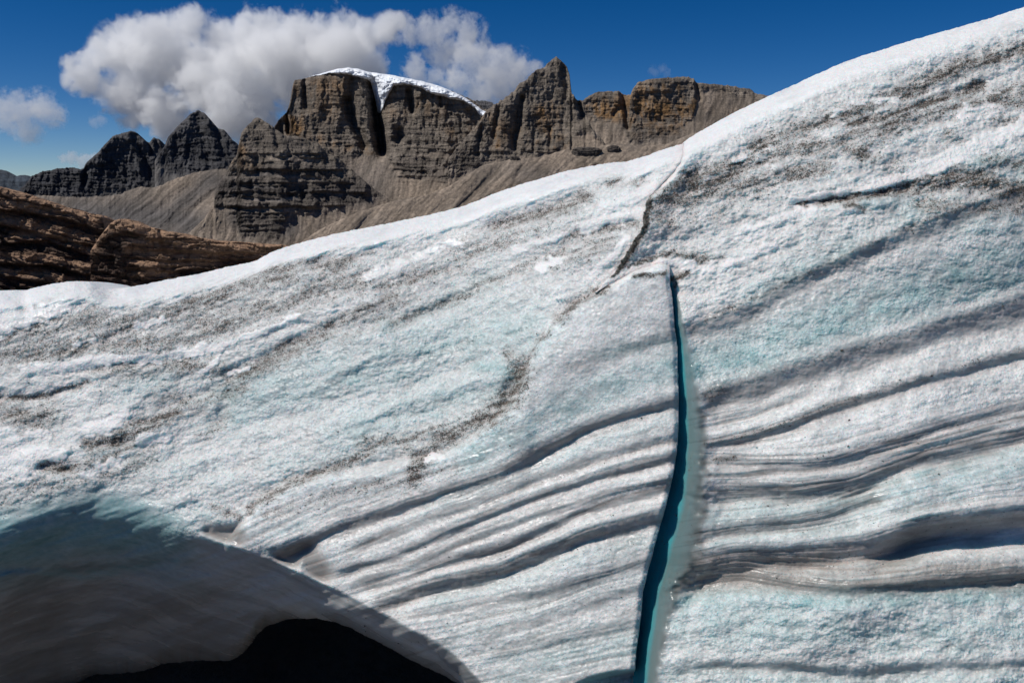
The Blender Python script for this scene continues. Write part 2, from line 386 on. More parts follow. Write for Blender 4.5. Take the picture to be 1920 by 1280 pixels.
DIRT_C = [
    ([(1285, 330), (1360, 320), (1450, 262), (1560, 222), (1640, 195), (1720, 165), (1800, 125), (1930, 92), (2300, 0)], 18, .82),
    ([(1240, 350), (1330, 330), (1450, 292), (1600, 262), (1750, 212), (1900, 172), (2200, 100)], 20, .68),
    ([(1235, 372), (1300, 375), (1400, 345), (1540, 318)], 20, .66), ([(1300, 350), (1380, 330)], 14, .9), ([(1220, 400), (1260, 420)], 24, .45),
    ([(1590, 232), (1650, 222), (1720, 200), (1780, 180), (1840, 158)], 11, 1.0), ([(1500, 275), (1570, 262), (1640, 238)], 9, .8),
    ([(1820, 190), (1925, 185), (2200, 140)], 18, .7), ([(1870, 222), (1930, 240), (2200, 230)], 15, .7), ([(1780, 250), (1800, 262)], 12, .5),
    ([(1490, 383), (1560, 376), (1640, 362), (1700, 358)], 9, 1.0), ([(1570, 375), (1620, 392)], 8, .9),
    ([(1700, 352), (1780, 332), (1850, 345), (1930, 365), (2200, 360)], 24, .92), ([(1730, 380), (1850, 390), (1925, 388)], 20, .62),
    ([(1850, 300), (1930, 310)], 16, .6), ([(1588, 280), (1622, 292)], 13, .72), ([(1462, 343), (1545, 320)], 7, .8),
    ([(1210, 420), (1300, 400), (1450, 350)], 30, .30), ([(1640, 300), (1700, 310)], 14, .35),
    ([(1322, 602), (1453, 543), (1617, 463), (1777, 396)], 6, .42), ([(1296, 744), (1500, 684), (1700, 628), (1900, 566)], 8, .26),
    ([(1310, 836), (1450, 800), (1571, 757), (1748, 703), (1920, 657)], 7, .36), ([(1330, 858), (1380, 860)], 6, .6), ([(1296, 744), (1360, 730)], 12, .5),
    ([(1149, 514), (1165, 491), (1187, 456), (1206, 426), (1209, 400), (1217, 370)], 9, 1.9), ([(1217, 370), (1244, 342), (1262, 322), (1276, 290)], 5, .9),
    ([(1260, 524), (1272, 520), (1290, 511)], 6, 1.1), ([(1268, 530), (1264, 545)], 4, 1.0), ([(1210, 490), (1260, 476), (1350, 490)], 8, .6), ([(1180, 500), (1230, 482)], 5, .7), ([(1310, 490), (1355, 485)], 7, .6)]
SNOW_A = [
    ([(50, 690), (90, 690), (135, 686), (200, 673)], 12, 1), ([(200, 673), (300, 672), (345, 660)], 8, 1), ([(350, 662), (375, 655), (400, 650)], 9, 1), ([(400, 655), (430, 642), (500, 620)], 6, 1),
    ([(378, 698), (400, 680), (415, 655)], 5, .9), ([(430, 702), (465, 691)], 4, 1), ([(500, 620), (560, 590)], 6, .55), ([(260, 612), (300, 600)], 8, .7), ([(140, 645), (175, 635)], 6, .6),
    ([(162, 806), (195, 800), (232, 778)], 14, 1), ([(262, 826), (308, 820)], 10, 1), ([(-200, 800), (0, 815), (50, 842), (112, 852)], 13, 1), ([(55, 815), (92, 815)], 9, .9),
    ([(0, 860), (40, 880)], 22, .7), ([(160, 890), (230, 858)], 12, .6), ([(0, 610), (60, 590), (130, 570)], 22, .7), ([(-200, 590), (0, 580)], 30, .8),
    ([(836, 456), (854, 452)], 6, 1), ([(1098, 428), (1130, 414), (1175, 405), (1206, 400)], 10, 1), ([(1180, 378), (1205, 362), (1228, 352)], 10, 1), ([(1130, 384), (1180, 374)], 10, .6),
    ([(1108, 518), (1140, 490), (1165, 460), (1180, 448)], 7, 1), ([(1140, 395), (1190, 385)], 6, .5), ([(1010, 500), (1050, 488)], 10, .7), ([(800, 858), (826, 855)], 7, 1), ([(690, 520), (760, 492)], 12, .55),
    ([(560, 600), (700, 560)], 10, .35), ([(960, 470), (1060, 440)], 9, .5), ([(780, 480), (860, 455)], 12, .5)]
SNOW_C = [
    ([(1118, 546), (1150, 526), (1195, 506), (1235, 495)], 7, 1), ([(1235, 495), (1265, 492), (1296, 496)], 9, 1),
    ([(1484, 376), (1560, 362), (1640, 350)], 6, 1), ([(1640, 347), (1720, 325), (1780, 308)], 9, 1), ([(1720, 320), (1800, 290), (1860, 262), (1925, 232)], 16, .85),
    ([(1320, 505), (1400, 482), (1450, 462)], 12, .55), ([(1400, 440), (1480, 400), (1520, 392)], 18, .45), ([(1780, 225), (1860, 200)], 18, .4), ([(1620, 200), (1680, 185)], 12, .35),
    ([(1380, 300), (1440, 285)], 12, .4), ([(1560, 215), (1620, 190)], 8, .4)]
BLUE_A = [
    ([(440, 750), (560, 720), (700, 690), (850, 640), (980, 620)], 62, .62), ([(440, 720), (470, 760), (440, 800)], 18, .6), ([(640, 820), (800, 760), (920, 720)], 50, .55),
    ([(730, 610), (830, 570), (930, 520)], 22, .5), ([(900, 690), (960, 700)], 26, .8), ([(500, 880), (600, 850)], 28, .35), ([(240, 730), (320, 710)], 28, .45), ([(200, 850), (420, 900)], 34, .25), ([(360, 960), (420, 990)], 20, .5),
    ([(870, 860), (1000, 800), (1100, 745), (1250, 690)], 34, .75), ([(1120, 665), (1260, 635)], 12, .7), ([(800, 950), (960, 890), (1120, 830), (1260, 780)], 16, .35),
    ([(820, 1120), (1000, 1070), (1220, 1010)], 26, .35), ([(850, 1200), (1000, 1130), (1200, 1080)], 36, .25), ([(960, 1250), (1180, 1200)], 46, .50), ([(500, 1000), (570, 985)], 16, .3),
    ([(500, 1035), (560, 1024)], 9, .7), ([(-300, 1030), (0, 985), (180, 946), (330, 988)], 40, .9)]
BLUE_C = [
    ([(1290, 690), (1400, 665), (1560, 600), (1750, 540), (1930, 480), (2300, 380)], 46, 1.0), ([(1330, 690), (1500, 640), (1640, 590), (1780, 545)], 18, .98),
    ([(1400, 560), (1500, 510), (1600, 460)], 22, .62), ([(1800, 560), (1920, 520)], 14, .9), ([(1700, 400), (1925, 440)], 40, .45),
    ([(1620, 385), (1700, 380)], 18, .6), ([(1240, 470), (1242, 440)], 3, .8), ([(1500, 480), (1700, 430)], 26, .3), ([(1830, 300), (1925, 320)], 30, .6),
    ([(1340, 965), (1600, 940), (1930, 870)], 34, .60), ([(1340, 1010), (1600, 985), (1800, 930)], 18, .5), ([(1280, 1130), (1500, 1125), (1930, 1110), (2300, 1100)], 30, .95),
    ([(1300, 1170), (1600, 1180), (1930, 1180), (2300, 1180)], 60, .62), ([(1260, 1260), (1930, 1270)], 30, .5), ([(1560, 930), (1930, 838)], 10, .7), ([(1310, 650), (1500, 600)], 10, .5)]

def rows_cols(x0, x1, crest, wround, step, ybot=1520):
    xs = []
    x = x0
    while x < x1:
        xs.append(x); x += step if -30 < x < 1950 else min(14.0, step + 0.04 * max(-30 - x, x - 1950))
    xs = np.array(xs)
    cy = smooth_lin(crest, xs, 7.0) + 2.2 * fbm(xs / 60.0, xs * 0, 3, 3) + 0.0 * xs
    wr = np.full(xs.shape, wround) if np.isscalar(wround) else wround(xs)
    phi = np.linspace(0, math.pi / 2, 34)
    nlin = int((ybot - cy.min() - wround) / step * 0.92) if np.isscalar(wround) else 700
    t = np.linspace(0, 1, nlin + 1)[1:]
    t = np.where(t < .86, t * (0.96 / .86), 0.96 + (t - .86) * (0.04 / .14)) if False else t
    e = np.concatenate([(1 - np.cos(phi))[:, None] * wr[None], wr[None] + t[:, None] * (ybot - cy - wr)[None]], 0)
    back = np.concatenate([(1 - np.sin(phi)), np.zeros(nlin)])[:, None] * np.ones_like(xs)[None]
    PX = np.broadcast_to(xs[None], e.shape).astype(np.float32).copy()
    PY = (cy[None] + e).astype(np.float32)
    global PG
    PG = (PY - back * 170.0).astype(np.float32)
    PY = PY + (2.6 * fbm(PX / 13.0, PG / 13.0, 4, 5, .6) * sst(0, .3, back)).astype(np.float32)
    return xs, cy, PX, PY, back.astype(np.float32)

def groove_field(PX, PY, grooves):
    xs = PX[0]
    wy = 3.5 * fbm(PX / 70.0, PY / 30.0, 3, 11) + 1.3 * fbm(PX / 16.0, PY / 12.0, 2, 12)
    out = np.zeros(PX.shape, np.float32); gm_ = np.zeros(PX.shape, np.float32)
    for gi, (pts, A, wb, L) in enumerate(grooves):
        g = smooth_lin(pts, xs, 14.0)
        x0, x1 = pts[0][0], pts[-1][0]
        f0 = sst(x0 - 8, x0 + 60, xs) if x0 < 1255 else np.ones_like(xs)
        f1 = 1 - sst(x1 - 60, x1 + 5, xs) if (x1 < 2000 and x1 not in (1268, 1266, 1262, 1258, 1248, 1244, 1209, 1205, 1200)) else np.ones_like(xs)
        amp = A * f0 * f1 * (1 + 0.35 * fbm(xs / 130.0, xs * 0 + gi, 2, 20 + gi))
        s = PY - g[None] + wy
        sharp = 1.9 * wb * (1 + 0.3 * perlin(xs / 90.0, xs * 0 + gi, 40))[None]
        up = sst(0, 1, s / sharp)
        out += amp[None] * up * np.exp(-np.maximum(s - sharp, 0) / (L * 0.9))
        a_ = np.clip(amp / .030, 0, 1)[None]
        gm_ = np.maximum(gm_, (.75 + .5 * fbm(PX / 60., PY / 12., 3, 77)) * a_ * np.exp(-((s - sharp * .45) / (sharp * .58 + 3)) ** 2))
        out += amp[None] * 0.35 * np.exp(-((s - sharp * .9) / (sharp * 1.3)) ** 2)
        # rounded nose just above the cut
        out -= amp[None] * 0.30 * np.exp(-((s + 10) / 12.0) ** 2)
    return out, gm_

def strata_coord(PX, PY, grooves):
    G = [smooth_lin(p, PX[0], 14.0) if True else 0 for p, *_ in grooves]
    xs = PX[0]
    ys = []
    for (p, *_), g in zip(grooves, G):
        sl0 = (p[1][1] - p[0][1]) / (p[1][0] - p[0][0]); sl1 = (p[-1][1] - p[-2][1]) / (p[-1][0] - p[-2][0])
        g = np.where(xs < p[0][0], p[0][1] + (xs - p[0][0]) * sl0, g); g = np.where(xs > p[-1][0], p[-1][1] + (xs - p[-1][0]) * sl1, g)
        ys.append(g)
    Y = np.sort(np.array(ys), 0)
    mid = [np.mean(y) for y in Y]
    S = np.empty(PX.shape, np.float32)
    val = np.array(mid)
    for j in range(PX.shape[1]):
        yj = Y[:, j]
        k = np.concatenate([[yj[0] - 600], yj, [yj[-1] + 400]])
        S[:, j] = np.interp(PY[:, j], k, np.concatenate([[val[0] - 600], val, [val[-1] + 400]]))
    return S

def grain(PX, PY):
    """coarse melting crystal surface, in metres"""
    c1, v1 = cells(PX / 9.0, PY / 7.0, 1)
    c2, v2 = cells(PX / 4.6, PY / 4.0, 2)
    big = fbm(PX / 34.0, PY / 24.0, 4, 31)
    hum = fbm(PX / 110.0, PY / 60.0, 3, 37)
    return 0.010 * (c1 - .4) * (.6 + hum) + 0.0045 * (c2 - .4) + 0.020 * big

def base_depth(PX, PY):
    d = 4.95 - 0.95 * sst(100, 1900, PX) - 0.15 * sst(1900, 2800, PX) + 0.5 * sst(0, -900, PX)
    d = d + 0.00065 * (1100 - PY)
    d = d + 0.09 * fbm(PX / 420.0, PY / 300.0, 2, 50)
    return d

def back_rows(P, n=16, reach=9.0, drop=6.5):
    top = P[0:1]
    v = P[0] - P[4]
    out = []
    dirv = np.array([0.0, 1.0, -0.06])
    for i in range(n, 0, -1):
        t = (i / n) ** 1.6
        o = top[0] + dirv * (reach * t) + np.array([0, 0, -drop]) * (t ** 1.7)
        o[:, 2] += 0.10 * (perlin(P[0, :, 0] * 1.3, np.full(P.shape[1], t * 9.0), 4)) * min(1, t * 6)
        out.append(o)
    return np.concatenate([np.array(out), P], 0)

def pad(A, n):
    return np.concatenate([np.repeat(A[0:1], n, 0), A], 0)

# ---- left body: the weathered slope and the banded slab in front of the crack
def build_left():
    xs, cy, PX, PY, back = rows_cols(-1700, 1420, CREST_A, 34.0, 1.6)
    D = base_depth(PX, PY)
    dAB = PY - smooth_lin(AB, PX, 10.0) + 7 * fbm(PX / 40., PY / 40., 3, 61)
    lipd0 = PY - smooth_lin(LIP, PX, 10.0)
    inB = sst(-14, 10, dAB) * (1 - sst(-40, 30, lipd0) * sst(720, 560, PX))                          # 1 on the banded slab
    fx = np.arange(-2200, 2000, 4.0); fy = np.minimum(lin(AB, fx), lin(LIP, fx) - 20); kk = np.exp(-(np.arange(-60, 61) * 4 / 75.0) ** 2 / 2); kk /= kk.sum()
    fy = np.convolve(np.pad(fy, 60, 'edge'), kk, 'valid')
    up = np.interp(PX, fx, fy) - PY
    up = 0.5 * (up + np.sqrt(up ** 2 + 60 ** 2)) / 100.0
    D += 0.115 * up                                    # the weathered slope leans back
    D += back * 0.85
    D -= 0.085 * inB * (1 - sst(40, 260, dAB) * 0.6)
    # broad swells of the slope, running up to the right
    U = PX * 0.92 - PY * 0.40; V = PX * 0.33 + PY * 0.94
    sw = fbm(U / 330.0, V / 62.0, 4, 71)
    D += (1 - inB) * 0.045 * sw * sst(10, 80, PY - cy[None])
    for pts, w, a in (([(590, 500), (660, 488), (760, 470)], 14, .05), ([(930, 425), (1000, 405), (1090, 372)], 17, .085), ([(1130, 348), (1215, 330)], 13, .06),
                      ([(720, 545), (850, 500), (960, 450)], 16, .05), ([(740, 612), (900, 545), (1060, 475)], 13, .05), ([(0, 748), (90, 744), (165, 718)], 8, .05),
                      ([(165, 835), (240, 830)], 10, .06), ([(80, 872), (135, 880)], 8, .05), ([(430, 700), (520, 660), (640, 600)], 15, .05), ([(430, 735), (412, 790)], 12, .05),
                      ([(60, 705), (200, 690), (345, 672)], 8, .035), ([(975, 690), (955, 750)], 16, .08), ([(20, 560), (50, 566), (45, 580)], 7, .06), ([(200, 555), (240, 562)], 6, .05),
                      ([(1185, 418), (1150, 425), (1100, 440)], 9, .05), ([(900, 520), (1090, 455)], 10, .03)):
        D += 0.5 * stroke(PX, PY, pts, w * 1.15, a)
    # grooves and strata on the slab
    gm = inB
    gf, gmask = groove_field(PX, PY, GB)
    S = strata_coord(PX, PY, GB)
    wS = S + 5 * fbm(PX / 120.0, PY / 60.0, 2, 81)
    fine = fbm(PX / 260.0, wS / 9.0, 3, 83)
    fine2 = fbm(PX / 120.0, wS / 3.6, 2, 84)
    lower = sst(700, 900, PY)
    D += gm * (gf * .62 + 0.007 * fine * lower)
    # hollows left of the ridge ends
    hol = np.maximum(stroke(PX, PY, [(395, 1003), (440, 1004)], 20, 1.0, 1.5), stroke(PX, PY, [(530, 1052), (572, 1034), (600, 1075)], 24, 1.0, 1.5))
    # grain
    snow = strokes(PX + 10 * fbm(PX / 26., PY / 20., 4, 401, .65), PY + 10 * fbm(PX / 26., PY / 20., 4, 402, .65), SNOW_A)
    nz = fbm(PX / 22.0, PY / 14.0, 4, 91)
    snow = np.clip(sst(0.16, 0.52, snow + 0.55 * nz * (snow > .02)), 0, 1)
    e = PY - cy[None]
    wcr = lin([(-900, 60), (0, 40), (180, 38), (300, 48), (420, 28), (560, 30), (700, 42), (850, 40), (1000, 46), (1130, 26), (1275, 38), (1700, 30)], PX)
    crest = 1 - sst(wcr * .35, wcr * 1.45, e + 34 * fbm((PX+PY) / 70.0, (PY + .4 * PX) / 14.0, 4, 92))
    lipd = PY - smooth_lin(LIP, PX, 10.0)
    left = 1 - sst(230, 420, PX)                        # the lip is soft and rounded on the left, sharp on the right
    wl = 6 + 80 * left
    under = sst(-0.5, 1.0, lipd / wl)
    near = left * sst(-46, 4, lipd)
    smooth = np.clip(np.maximum(np.maximum(np.maximum(np.maximum(under * 0.95, .95 * near), hol), 0.10 * crest), .7 * inB * gmask), 0, 1)
    gr = grain(PX, PG) + 0.010 * fbm((PX + .4 * PG) / 50.0, PG / 16.0, 3, 33) * crest
    gk = (1 - 0.55 * inB) * (1 - 0.90 * smooth) * (1 - 0.45 * snow)
    D += gr * gk
    hol = hol * (1 - sst(-12, 4, PY - smooth_lin(LIP, PX, 10.0)))
    D += hol * 0.05
    D -= snow * (0.007 + .006 * nz)
    D -= 0.012 * sst(.2, .9, crest) * (1 - sst(30, 60, e))
    # the hollow under the lip
    l2 = lipd - 14 * left
    soft = np.where(l2 > 0, l2, 0)
    cave = 0
    rnd = wl * 0.5
    cave = (0.0050 - .0010 * left) * (np.sqrt(l2 ** 2 + rnd ** 2 * .5) + l2) * 0.5 + .0000085 * soft ** 2
    D += cave
    # long soft folds inside the hollow
    fold = stroke(PX, PY, [(150, 1190), (260, 1130), (380, 1085), (500, 1066), (620, 1100), (760, 1185)], 30, .08) \
        + stroke(PX, PY, [(-100, 1060), (60, 1065), (150, 1074), (260, 1062), (420, 1040)], 10, -.025)
    D -= .9 * fold * under * sst(40, 100, lipd)
    D += under * (0.010 * fbm(PX / 200., lipd / 16., 3, 124) + 0.045 * fbm(PX / 150.0, (PY + 0.28 * PX) / 60.0, 3, 95) + 0.003 * fbm(PX / 60., (PY + .3 * PX) / 14., 2, 96))
    hy = smooth_lin(HOLE, PX, 6.0) + 3 * fbm(PX / 25., PX * 0, 3, 97)
    hd = hy - PY
    D += np.where(hd < 34, 0.55 * (1 - np.sqrt(np.clip(hd, 0, 34) / 34.0)) ** 1.6, 0)
    keep = hd > 0
    keep |= PX > 1000
    # small dark hollow at the bottom by the crack
    bot = stroke(PX, PY, [(1090, 1285), (1130, 1266), (1180, 1262)], 10, .0)
    D += 0.28 * sst(0, 12, PY - lin([(1050, 1300), (1075, 1280), (1110, 1265), (1150, 1256), (1185, 1252), (1200, 1252)], PX) - 1e3 * (PX < 1055)) * (PX > 1055)
    # plunge at the crack
    xc = np.interp(PY, [p[1] for p in CRACK], [p[0] for p in CRACK]) + 1.3 * fbm(PY / 22.0, PY * 0, 3, 99)
    xc = np.where(PY < 512, np.interp(PY, [250, 330, 420, 512], [1300, 1275, 1262, 1256]), xc)
    o = PX - xc
    below = PY > 0
    D += np.where(below & (o > -10), 0.02 * sst(-10, 0, o), 0)
    D += np.where(below & (o > 0), 0.16 * o + 0.03 * np.sqrt(np.maximum(o, 0)), 0)
    
    reg = np.minimum(PX - np.interp(PY, [p[0] for p in EDGE_C], [p[1] for p in EDGE_C]), lin(LEDGE, PX) - PY)
    D += 0.28 * sst(2, 40, reg)
    # cover maps
    wx = 9 * fbm(PX / 30., PY / 22., 3, 101); wy = 6 * fbm(PX / 30., PY / 22., 3, 102)
    dirt = strokes(PX + wx, PY + wy, DIRT_A)
    streak = fbm(U / 60.0, V / 9.0, 4, 103)
    dirt = .80 * dirt * (0.75 + 0.75 * streak) + 0.10 * (1 - inB) * sst(-.2, .5, fbm(U / 90.0, V / 40.0, 3, 104))
    dirt = dirt * (1 - 0.94 * snow) * (1 - 0.92 * crest) * (1 - under)
    dirt += inB * lower * 0.05
    blue = strokes(PX + wx, PY + wy, BLUE_A) * (0.8 + 0.9 * fbm(PX / 45., PY / 30., 4, 105)) * (1 - crest)
    warm = inB * gmask * .68 + inB * lower * sst(0.05, 0.5, fine) * 0.45 + 0.75 * hol + under * (0.15 + 0.7 * sst(20, 170, lipd))  # strata tint, plus groove, hollow and under-lip shade put into the colour
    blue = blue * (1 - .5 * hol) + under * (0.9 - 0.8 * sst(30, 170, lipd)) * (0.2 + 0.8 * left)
    wall = np.where(PY > 512, sst(1, 4, o), 0)
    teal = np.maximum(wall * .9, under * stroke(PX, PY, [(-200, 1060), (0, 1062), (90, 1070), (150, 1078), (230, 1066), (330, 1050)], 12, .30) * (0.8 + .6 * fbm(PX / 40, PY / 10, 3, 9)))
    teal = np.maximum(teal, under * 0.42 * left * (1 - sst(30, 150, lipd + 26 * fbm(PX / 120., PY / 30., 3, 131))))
    sn = np.clip(np.maximum(snow, crest), 0, 1) * (1 - wall)
    cover = np.stack([np.clip(dirt, 0, 1.5), np.clip(blue, 0, 1), sn, np.clip(teal, 0, 1)], -1)
    mott_shade = np.clip(.5 + .9 * fbm((PX + .3 * PY) / 80., (PY + .35 * PX) / 34., 5, 120, .6), 0, 1)
    mott_shade = mott_shade - .55 * inB * gmask - .5 * hol  # shade in grooves and hollows darkened into the colour
    mott_shade = mott_shade * (1 - under) + under * (.10 - .3 * sst(120, 260, lipd) * 0 + .30 * fbm((PX + .5 * PY) / 90., PY / 30., 4, 121) + .75 * fbm(PX / 230., (lipd + 8 * fbm(PX / 60., PY / 60., 3, 122)) / 20., 4, 123, .6) + .30 * stroke(PX, PY, [(200, 1215), (300, 1165), (420, 1135), (540, 1130), (660, 1150), (800, 1225)], 22))
    form = np.stack([smooth, np.clip(warm, 0, 1), inB, mott_shade], -1)
    P = world(PX, PY, D)
    n = 16
    sow(P[30:-60], (dirt * (1 - wall))[30:-60], 42000, 3)
    P = back_rows(P, n)
    keep = pad(keep, n); 
    cover = pad(cover, n); form = pad(form, n)
    return grid_object('glacier', P, ICE, {'cover': cover, 'form': form}, keep)

# ---- right body
def build_right():
    xs, cy, PX, PY, back = rows_cols(1040, 2900, CREST_C, 40.0, 1.6)
    D = base_depth(PX, PY) - 0.03
    D += back * 0.75
    low = sst(520, 760, PY)
    U = PX * 0.93 - PY * 0.36; V = PX * 0.34 + PY * 0.94
    g0 = smooth_lin(GC[0][0], PX, 30)
    up = np.maximum(0, g0 - PY) / 100.0
    D += 0.075 * up
    top = sst(-60, 30, g0 - PY)
    D += top * 0.030 * fbm(U / 300.0, V / 55.0, 4, 171) * sst(10, 80, PY - cy[None])
    gf, gmask = groove_field(PX, PY, GC)
    # the deep hollow at the right, under the overhanging band
    xk = np.interp(PY, [p[1] for p in CRACK], [p[0] for p in CRACK]); wk0 = np.interp(PY, [500, 600, 660, 720, 800, 900, 1000, 1060, 1100, 1180, 1280, 1500], [5, 16, 26, 36, 52, 66, 88, 96, 74, 56, 48, 46])
    rnd_ = sst(.50, 1.55, (PX - xk) / wk0 + .15 * perlin(PX / 20, PY / 14, 8)); rnd_ = np.where(PY > 560, rnd_, 1)
    gf *= rnd_; gmask *= rnd_
    gf += 0.10 * sst(0, 1, (PX - 1610) / 90.0) * stroke(PX, PY, [(1640, 1052), (1720, 1020), (1800, 1008), (1925, 1005), (2300, 980)], 26, 1.0, 1.4)
    S = strata_coord(PX, PY, GC)
    wS = S + 5 * fbm(PX / 120.0, PY / 60.0, 2, 181)
    fine = fbm(PX / 300.0, wS / 8.0, 3, 183)
    fine2 = fbm(PX / 120.0, wS / 3.4, 2, 184)
    icy = sst(1090, 1125, PY)
    lay = sst(700, 800, PY) * (1 - icy)
    gf *= .66
    D += gf + 0.008 * fine * lay * rnd_
    for pts, w, a in (([(1490, 386), (1560, 376), (1640, 364), (1700, 352)], 8, .06), ([(1215, 390), (1300, 350), (1450, 292)], 12, .035), ([(1590, 236), (1840, 160)], 9, .03),
                      ([(1285, 335), (1450, 266), (1720, 168)], 12, .03), ([(1700, 358), (1900, 360)], 22, .06), ([(1620, 405), (1700, 430)], 20, .03)):
        D += 0.5 * stroke(PX, PY, pts, w * 1.15, a)
    snow = strokes(PX + 6 * fbm(PX / 26., PY / 20., 4, 403, .65), PY + 7 * fbm(PX / 26., PY / 20., 4, 404, .65), SNOW_C)
    nz = fbm(PX / 22.0, PY / 14.0, 4, 191)
    snow = np.clip(sst(0.16, 0.52, snow + 0.55 * nz * (snow > .02)), 0, 1)
    e = PY - cy[None]
    wcr = lin([(1283, 34), (1450, 42), (1600, 46), (1800, 36), (1920, 40), (2900, 50)], PX)
    crest = 1 - sst(wcr * .35, wcr * 1.6, e + 30 * fbm((PX+PY) / 70.0, (PY + .4 * PX) / 14.0, 4, 192))
    # the crack and its shoulder
    ya = [p[1] for p in CRACK]
    xc = np.interp(PY, ya, [p[0] for p in CRACK])
    xc = np.where(PY < 515, np.interp(PY, [p[0] for p in EDGE_C], [p[1] for p in EDGE_C]), xc)
    led = lin(LEDGE, PX)
    inledge = (PX < 1262) & (PY < led + 40) & (PY > 480)
    wk = np.interp(PY, [500, 520, 600, 660, 720, 800, 900, 1000, 1060, 1100, 1180, 1280, 1500], [5, 8, 16, 26, 36, 52, 66, 88, 96, 74, 56, 48, 46])
    o = PX - xc
    uu = np.clip(o / wk, 0, 1)
    below = (PY > 517) & ((PY > 640) | (PX > 1246))
    depthk = np.interp(PY, [515, 560, 700, 900, 1100, 1500], [.0, .05, .10, .17, .18, .20])
    D += np.where(below, depthk * (1 - sst(0, 1, uu) ** 0.75) ** 1.25, 0)
    shoulder = np.where(below, 1 - sst(0.75, 1.15, o / wk + 0.12 * perlin(PX / 20, PY / 16, 8)), 0)
    # where the upper block overhangs the slab: plunge left of its edge / under its ledge
    oe = np.interp(PY, [p[0] for p in EDGE_C], [p[1] for p in EDGE_C]) + 5 * fbm(PY / 18., PY * 0, 4, 15, .7) - PX
    oe = np.where(PY < 560, oe, -50)
    reg_left = np.maximum(oe, 0)
    reg_led = np.where(PX < np.interp(PY, ya, [p[0] for p in CRACK]) - 2, np.maximum(PY - led, 0), 0)
    out = np.maximum(reg_left, reg_led)
    D += 0.05 * out + 0.02 * np.sqrt(out)
    D = np.where(PX < 1256, np.minimum(D, base_depth(PX, PY) + 1.3), D)
    D -= np.where((PY < 560) & (out <= 0), 0.045 * (1 - sst(0, 60, -oe)), 0)
    smooth = np.clip(np.maximum(np.maximum(shoulder, 0.10 * crest), .7 * gmask), 0, 1)
    dark = sst(0, 1, (PX - 1610) / 90.0) * stroke(PX, PY, [(1640, 1052), (1720, 1020), (1800, 1008), (1925, 1005), (2300, 980)], 24, 1.0, 1.6)
    smooth = np.maximum(smooth, 0.8 * dark)
    D += 0.010 * fbm((PX + .4 * PG) / 50.0, PG / 16.0, 3, 33) * crest
    D += grain(PX, PG) * (0.75 + 0.5 * top + .1 * icy - 0.35 * lay) * (1 - 0.96 * smooth) * (1 - .45 * snow)
    D += icy * (1 - smooth) * 0.018 * fbm(PX / 90.0, PY / 50.0, 3, 193)
    D -= snow * (0.007 + .006 * nz)
    wx = 9 * fbm(PX / 30., PY / 22., 3, 201); wy = 6 * fbm(PX / 30., PY / 22., 3, 202)
    thin = (np.abs(PX - 1230) < 80) & (PY < 560)
    dirt = np.maximum(strokes(PX + wx * ~thin, PY + wy * ~thin, DIRT_C), 0)
    streak = fbm(U / 60.0, V / 9.0, 4, 203)
    dirt = np.where(thin, 1, .78) * dirt * (0.75 + 0.75 * streak * ~thin) + 0.12 * top * sst(-.2, .5, fbm(U / 90.0, V / 40.0, 3, 204))
    dirt = dirt * (1 - 0.94 * snow) * (1 - 0.92 * crest) * (1 - shoulder * (PY > 540)) + lay * 0.05
    blue = strokes(PX + wx, PY + wy, BLUE_C) * (0.8 + 0.9 * fbm(PX / 45., PY / 30., 4, 205)) * (1 - crest)
    warm = gmask * (.45 + .25 * sst(680, 760, PY)) * (1 - .6 * icy) + lay * sst(0.05, .5, fine) * 0.5 + 0.5 * dark * (1 - sst(1700, 1800, PX)) + lay * 0.6 * sst(1025, 1060, PY)  # strata tint, with groove and hollow shade put into the colour
    warm = warm + .75 * shoulder * sst(640, 900, PY)  # shade on the crack shoulder put into the colour
    core = np.interp(PY, [515, 600, 700, 850, 950, 1050, 1150, 1280, 1500], [5, 8, 15, 23, 36, 36, 30, 26, 26])
    teal = np.where(below, 1 - sst(0.55, 1.25, o / core), 0)
    teal = np.maximum(teal, np.where(below, .24 * (1 - sst(0.30, 1.1, o / wk)), 0))
    teal = np.maximum(teal, 0.05 * dark)
    teal = teal * (0.92 + 0.22 * fbm(o / 5.0, PY / 160.0, 3, 206))
    blue = np.maximum(blue, shoulder * .40)
    sn = np.clip(np.maximum(snow, crest), 0, 1) * (1 - shoulder)
    cover = np.stack([np.clip(dirt, 0, 1.6), np.clip(blue, 0, 1), sn, np.clip(teal, 0, 1)], -1)
    mott_shade = np.clip(.5 + .9 * fbm((PX + .3 * PY) / 80., (PY + .35 * PX) / 34., 5, 220, .6), 0, 1)
    mott_shade = mott_shade - .45 * gmask  # groove shade darkened into the colour
    mott_shade = mott_shade * (1 - shoulder) + shoulder * -.95  # slab's shadow on the crack shoulder painted as darker ice
    form = np.stack([smooth, np.clip(warm, 0, 1), lay, mott_shade], -1)
    P = world(PX, PY, D)
    n = 16
    sow(P[30:-60], np.where(out[30:-60] > 6, 0, dirt[30:-60]), 42000, 4)
    P = back_rows(P, n, 9.0, 6.5)
    return grid_object('glacier', P, ICE, {'cover': pad(cover, n), 'form': pad(form, n)})

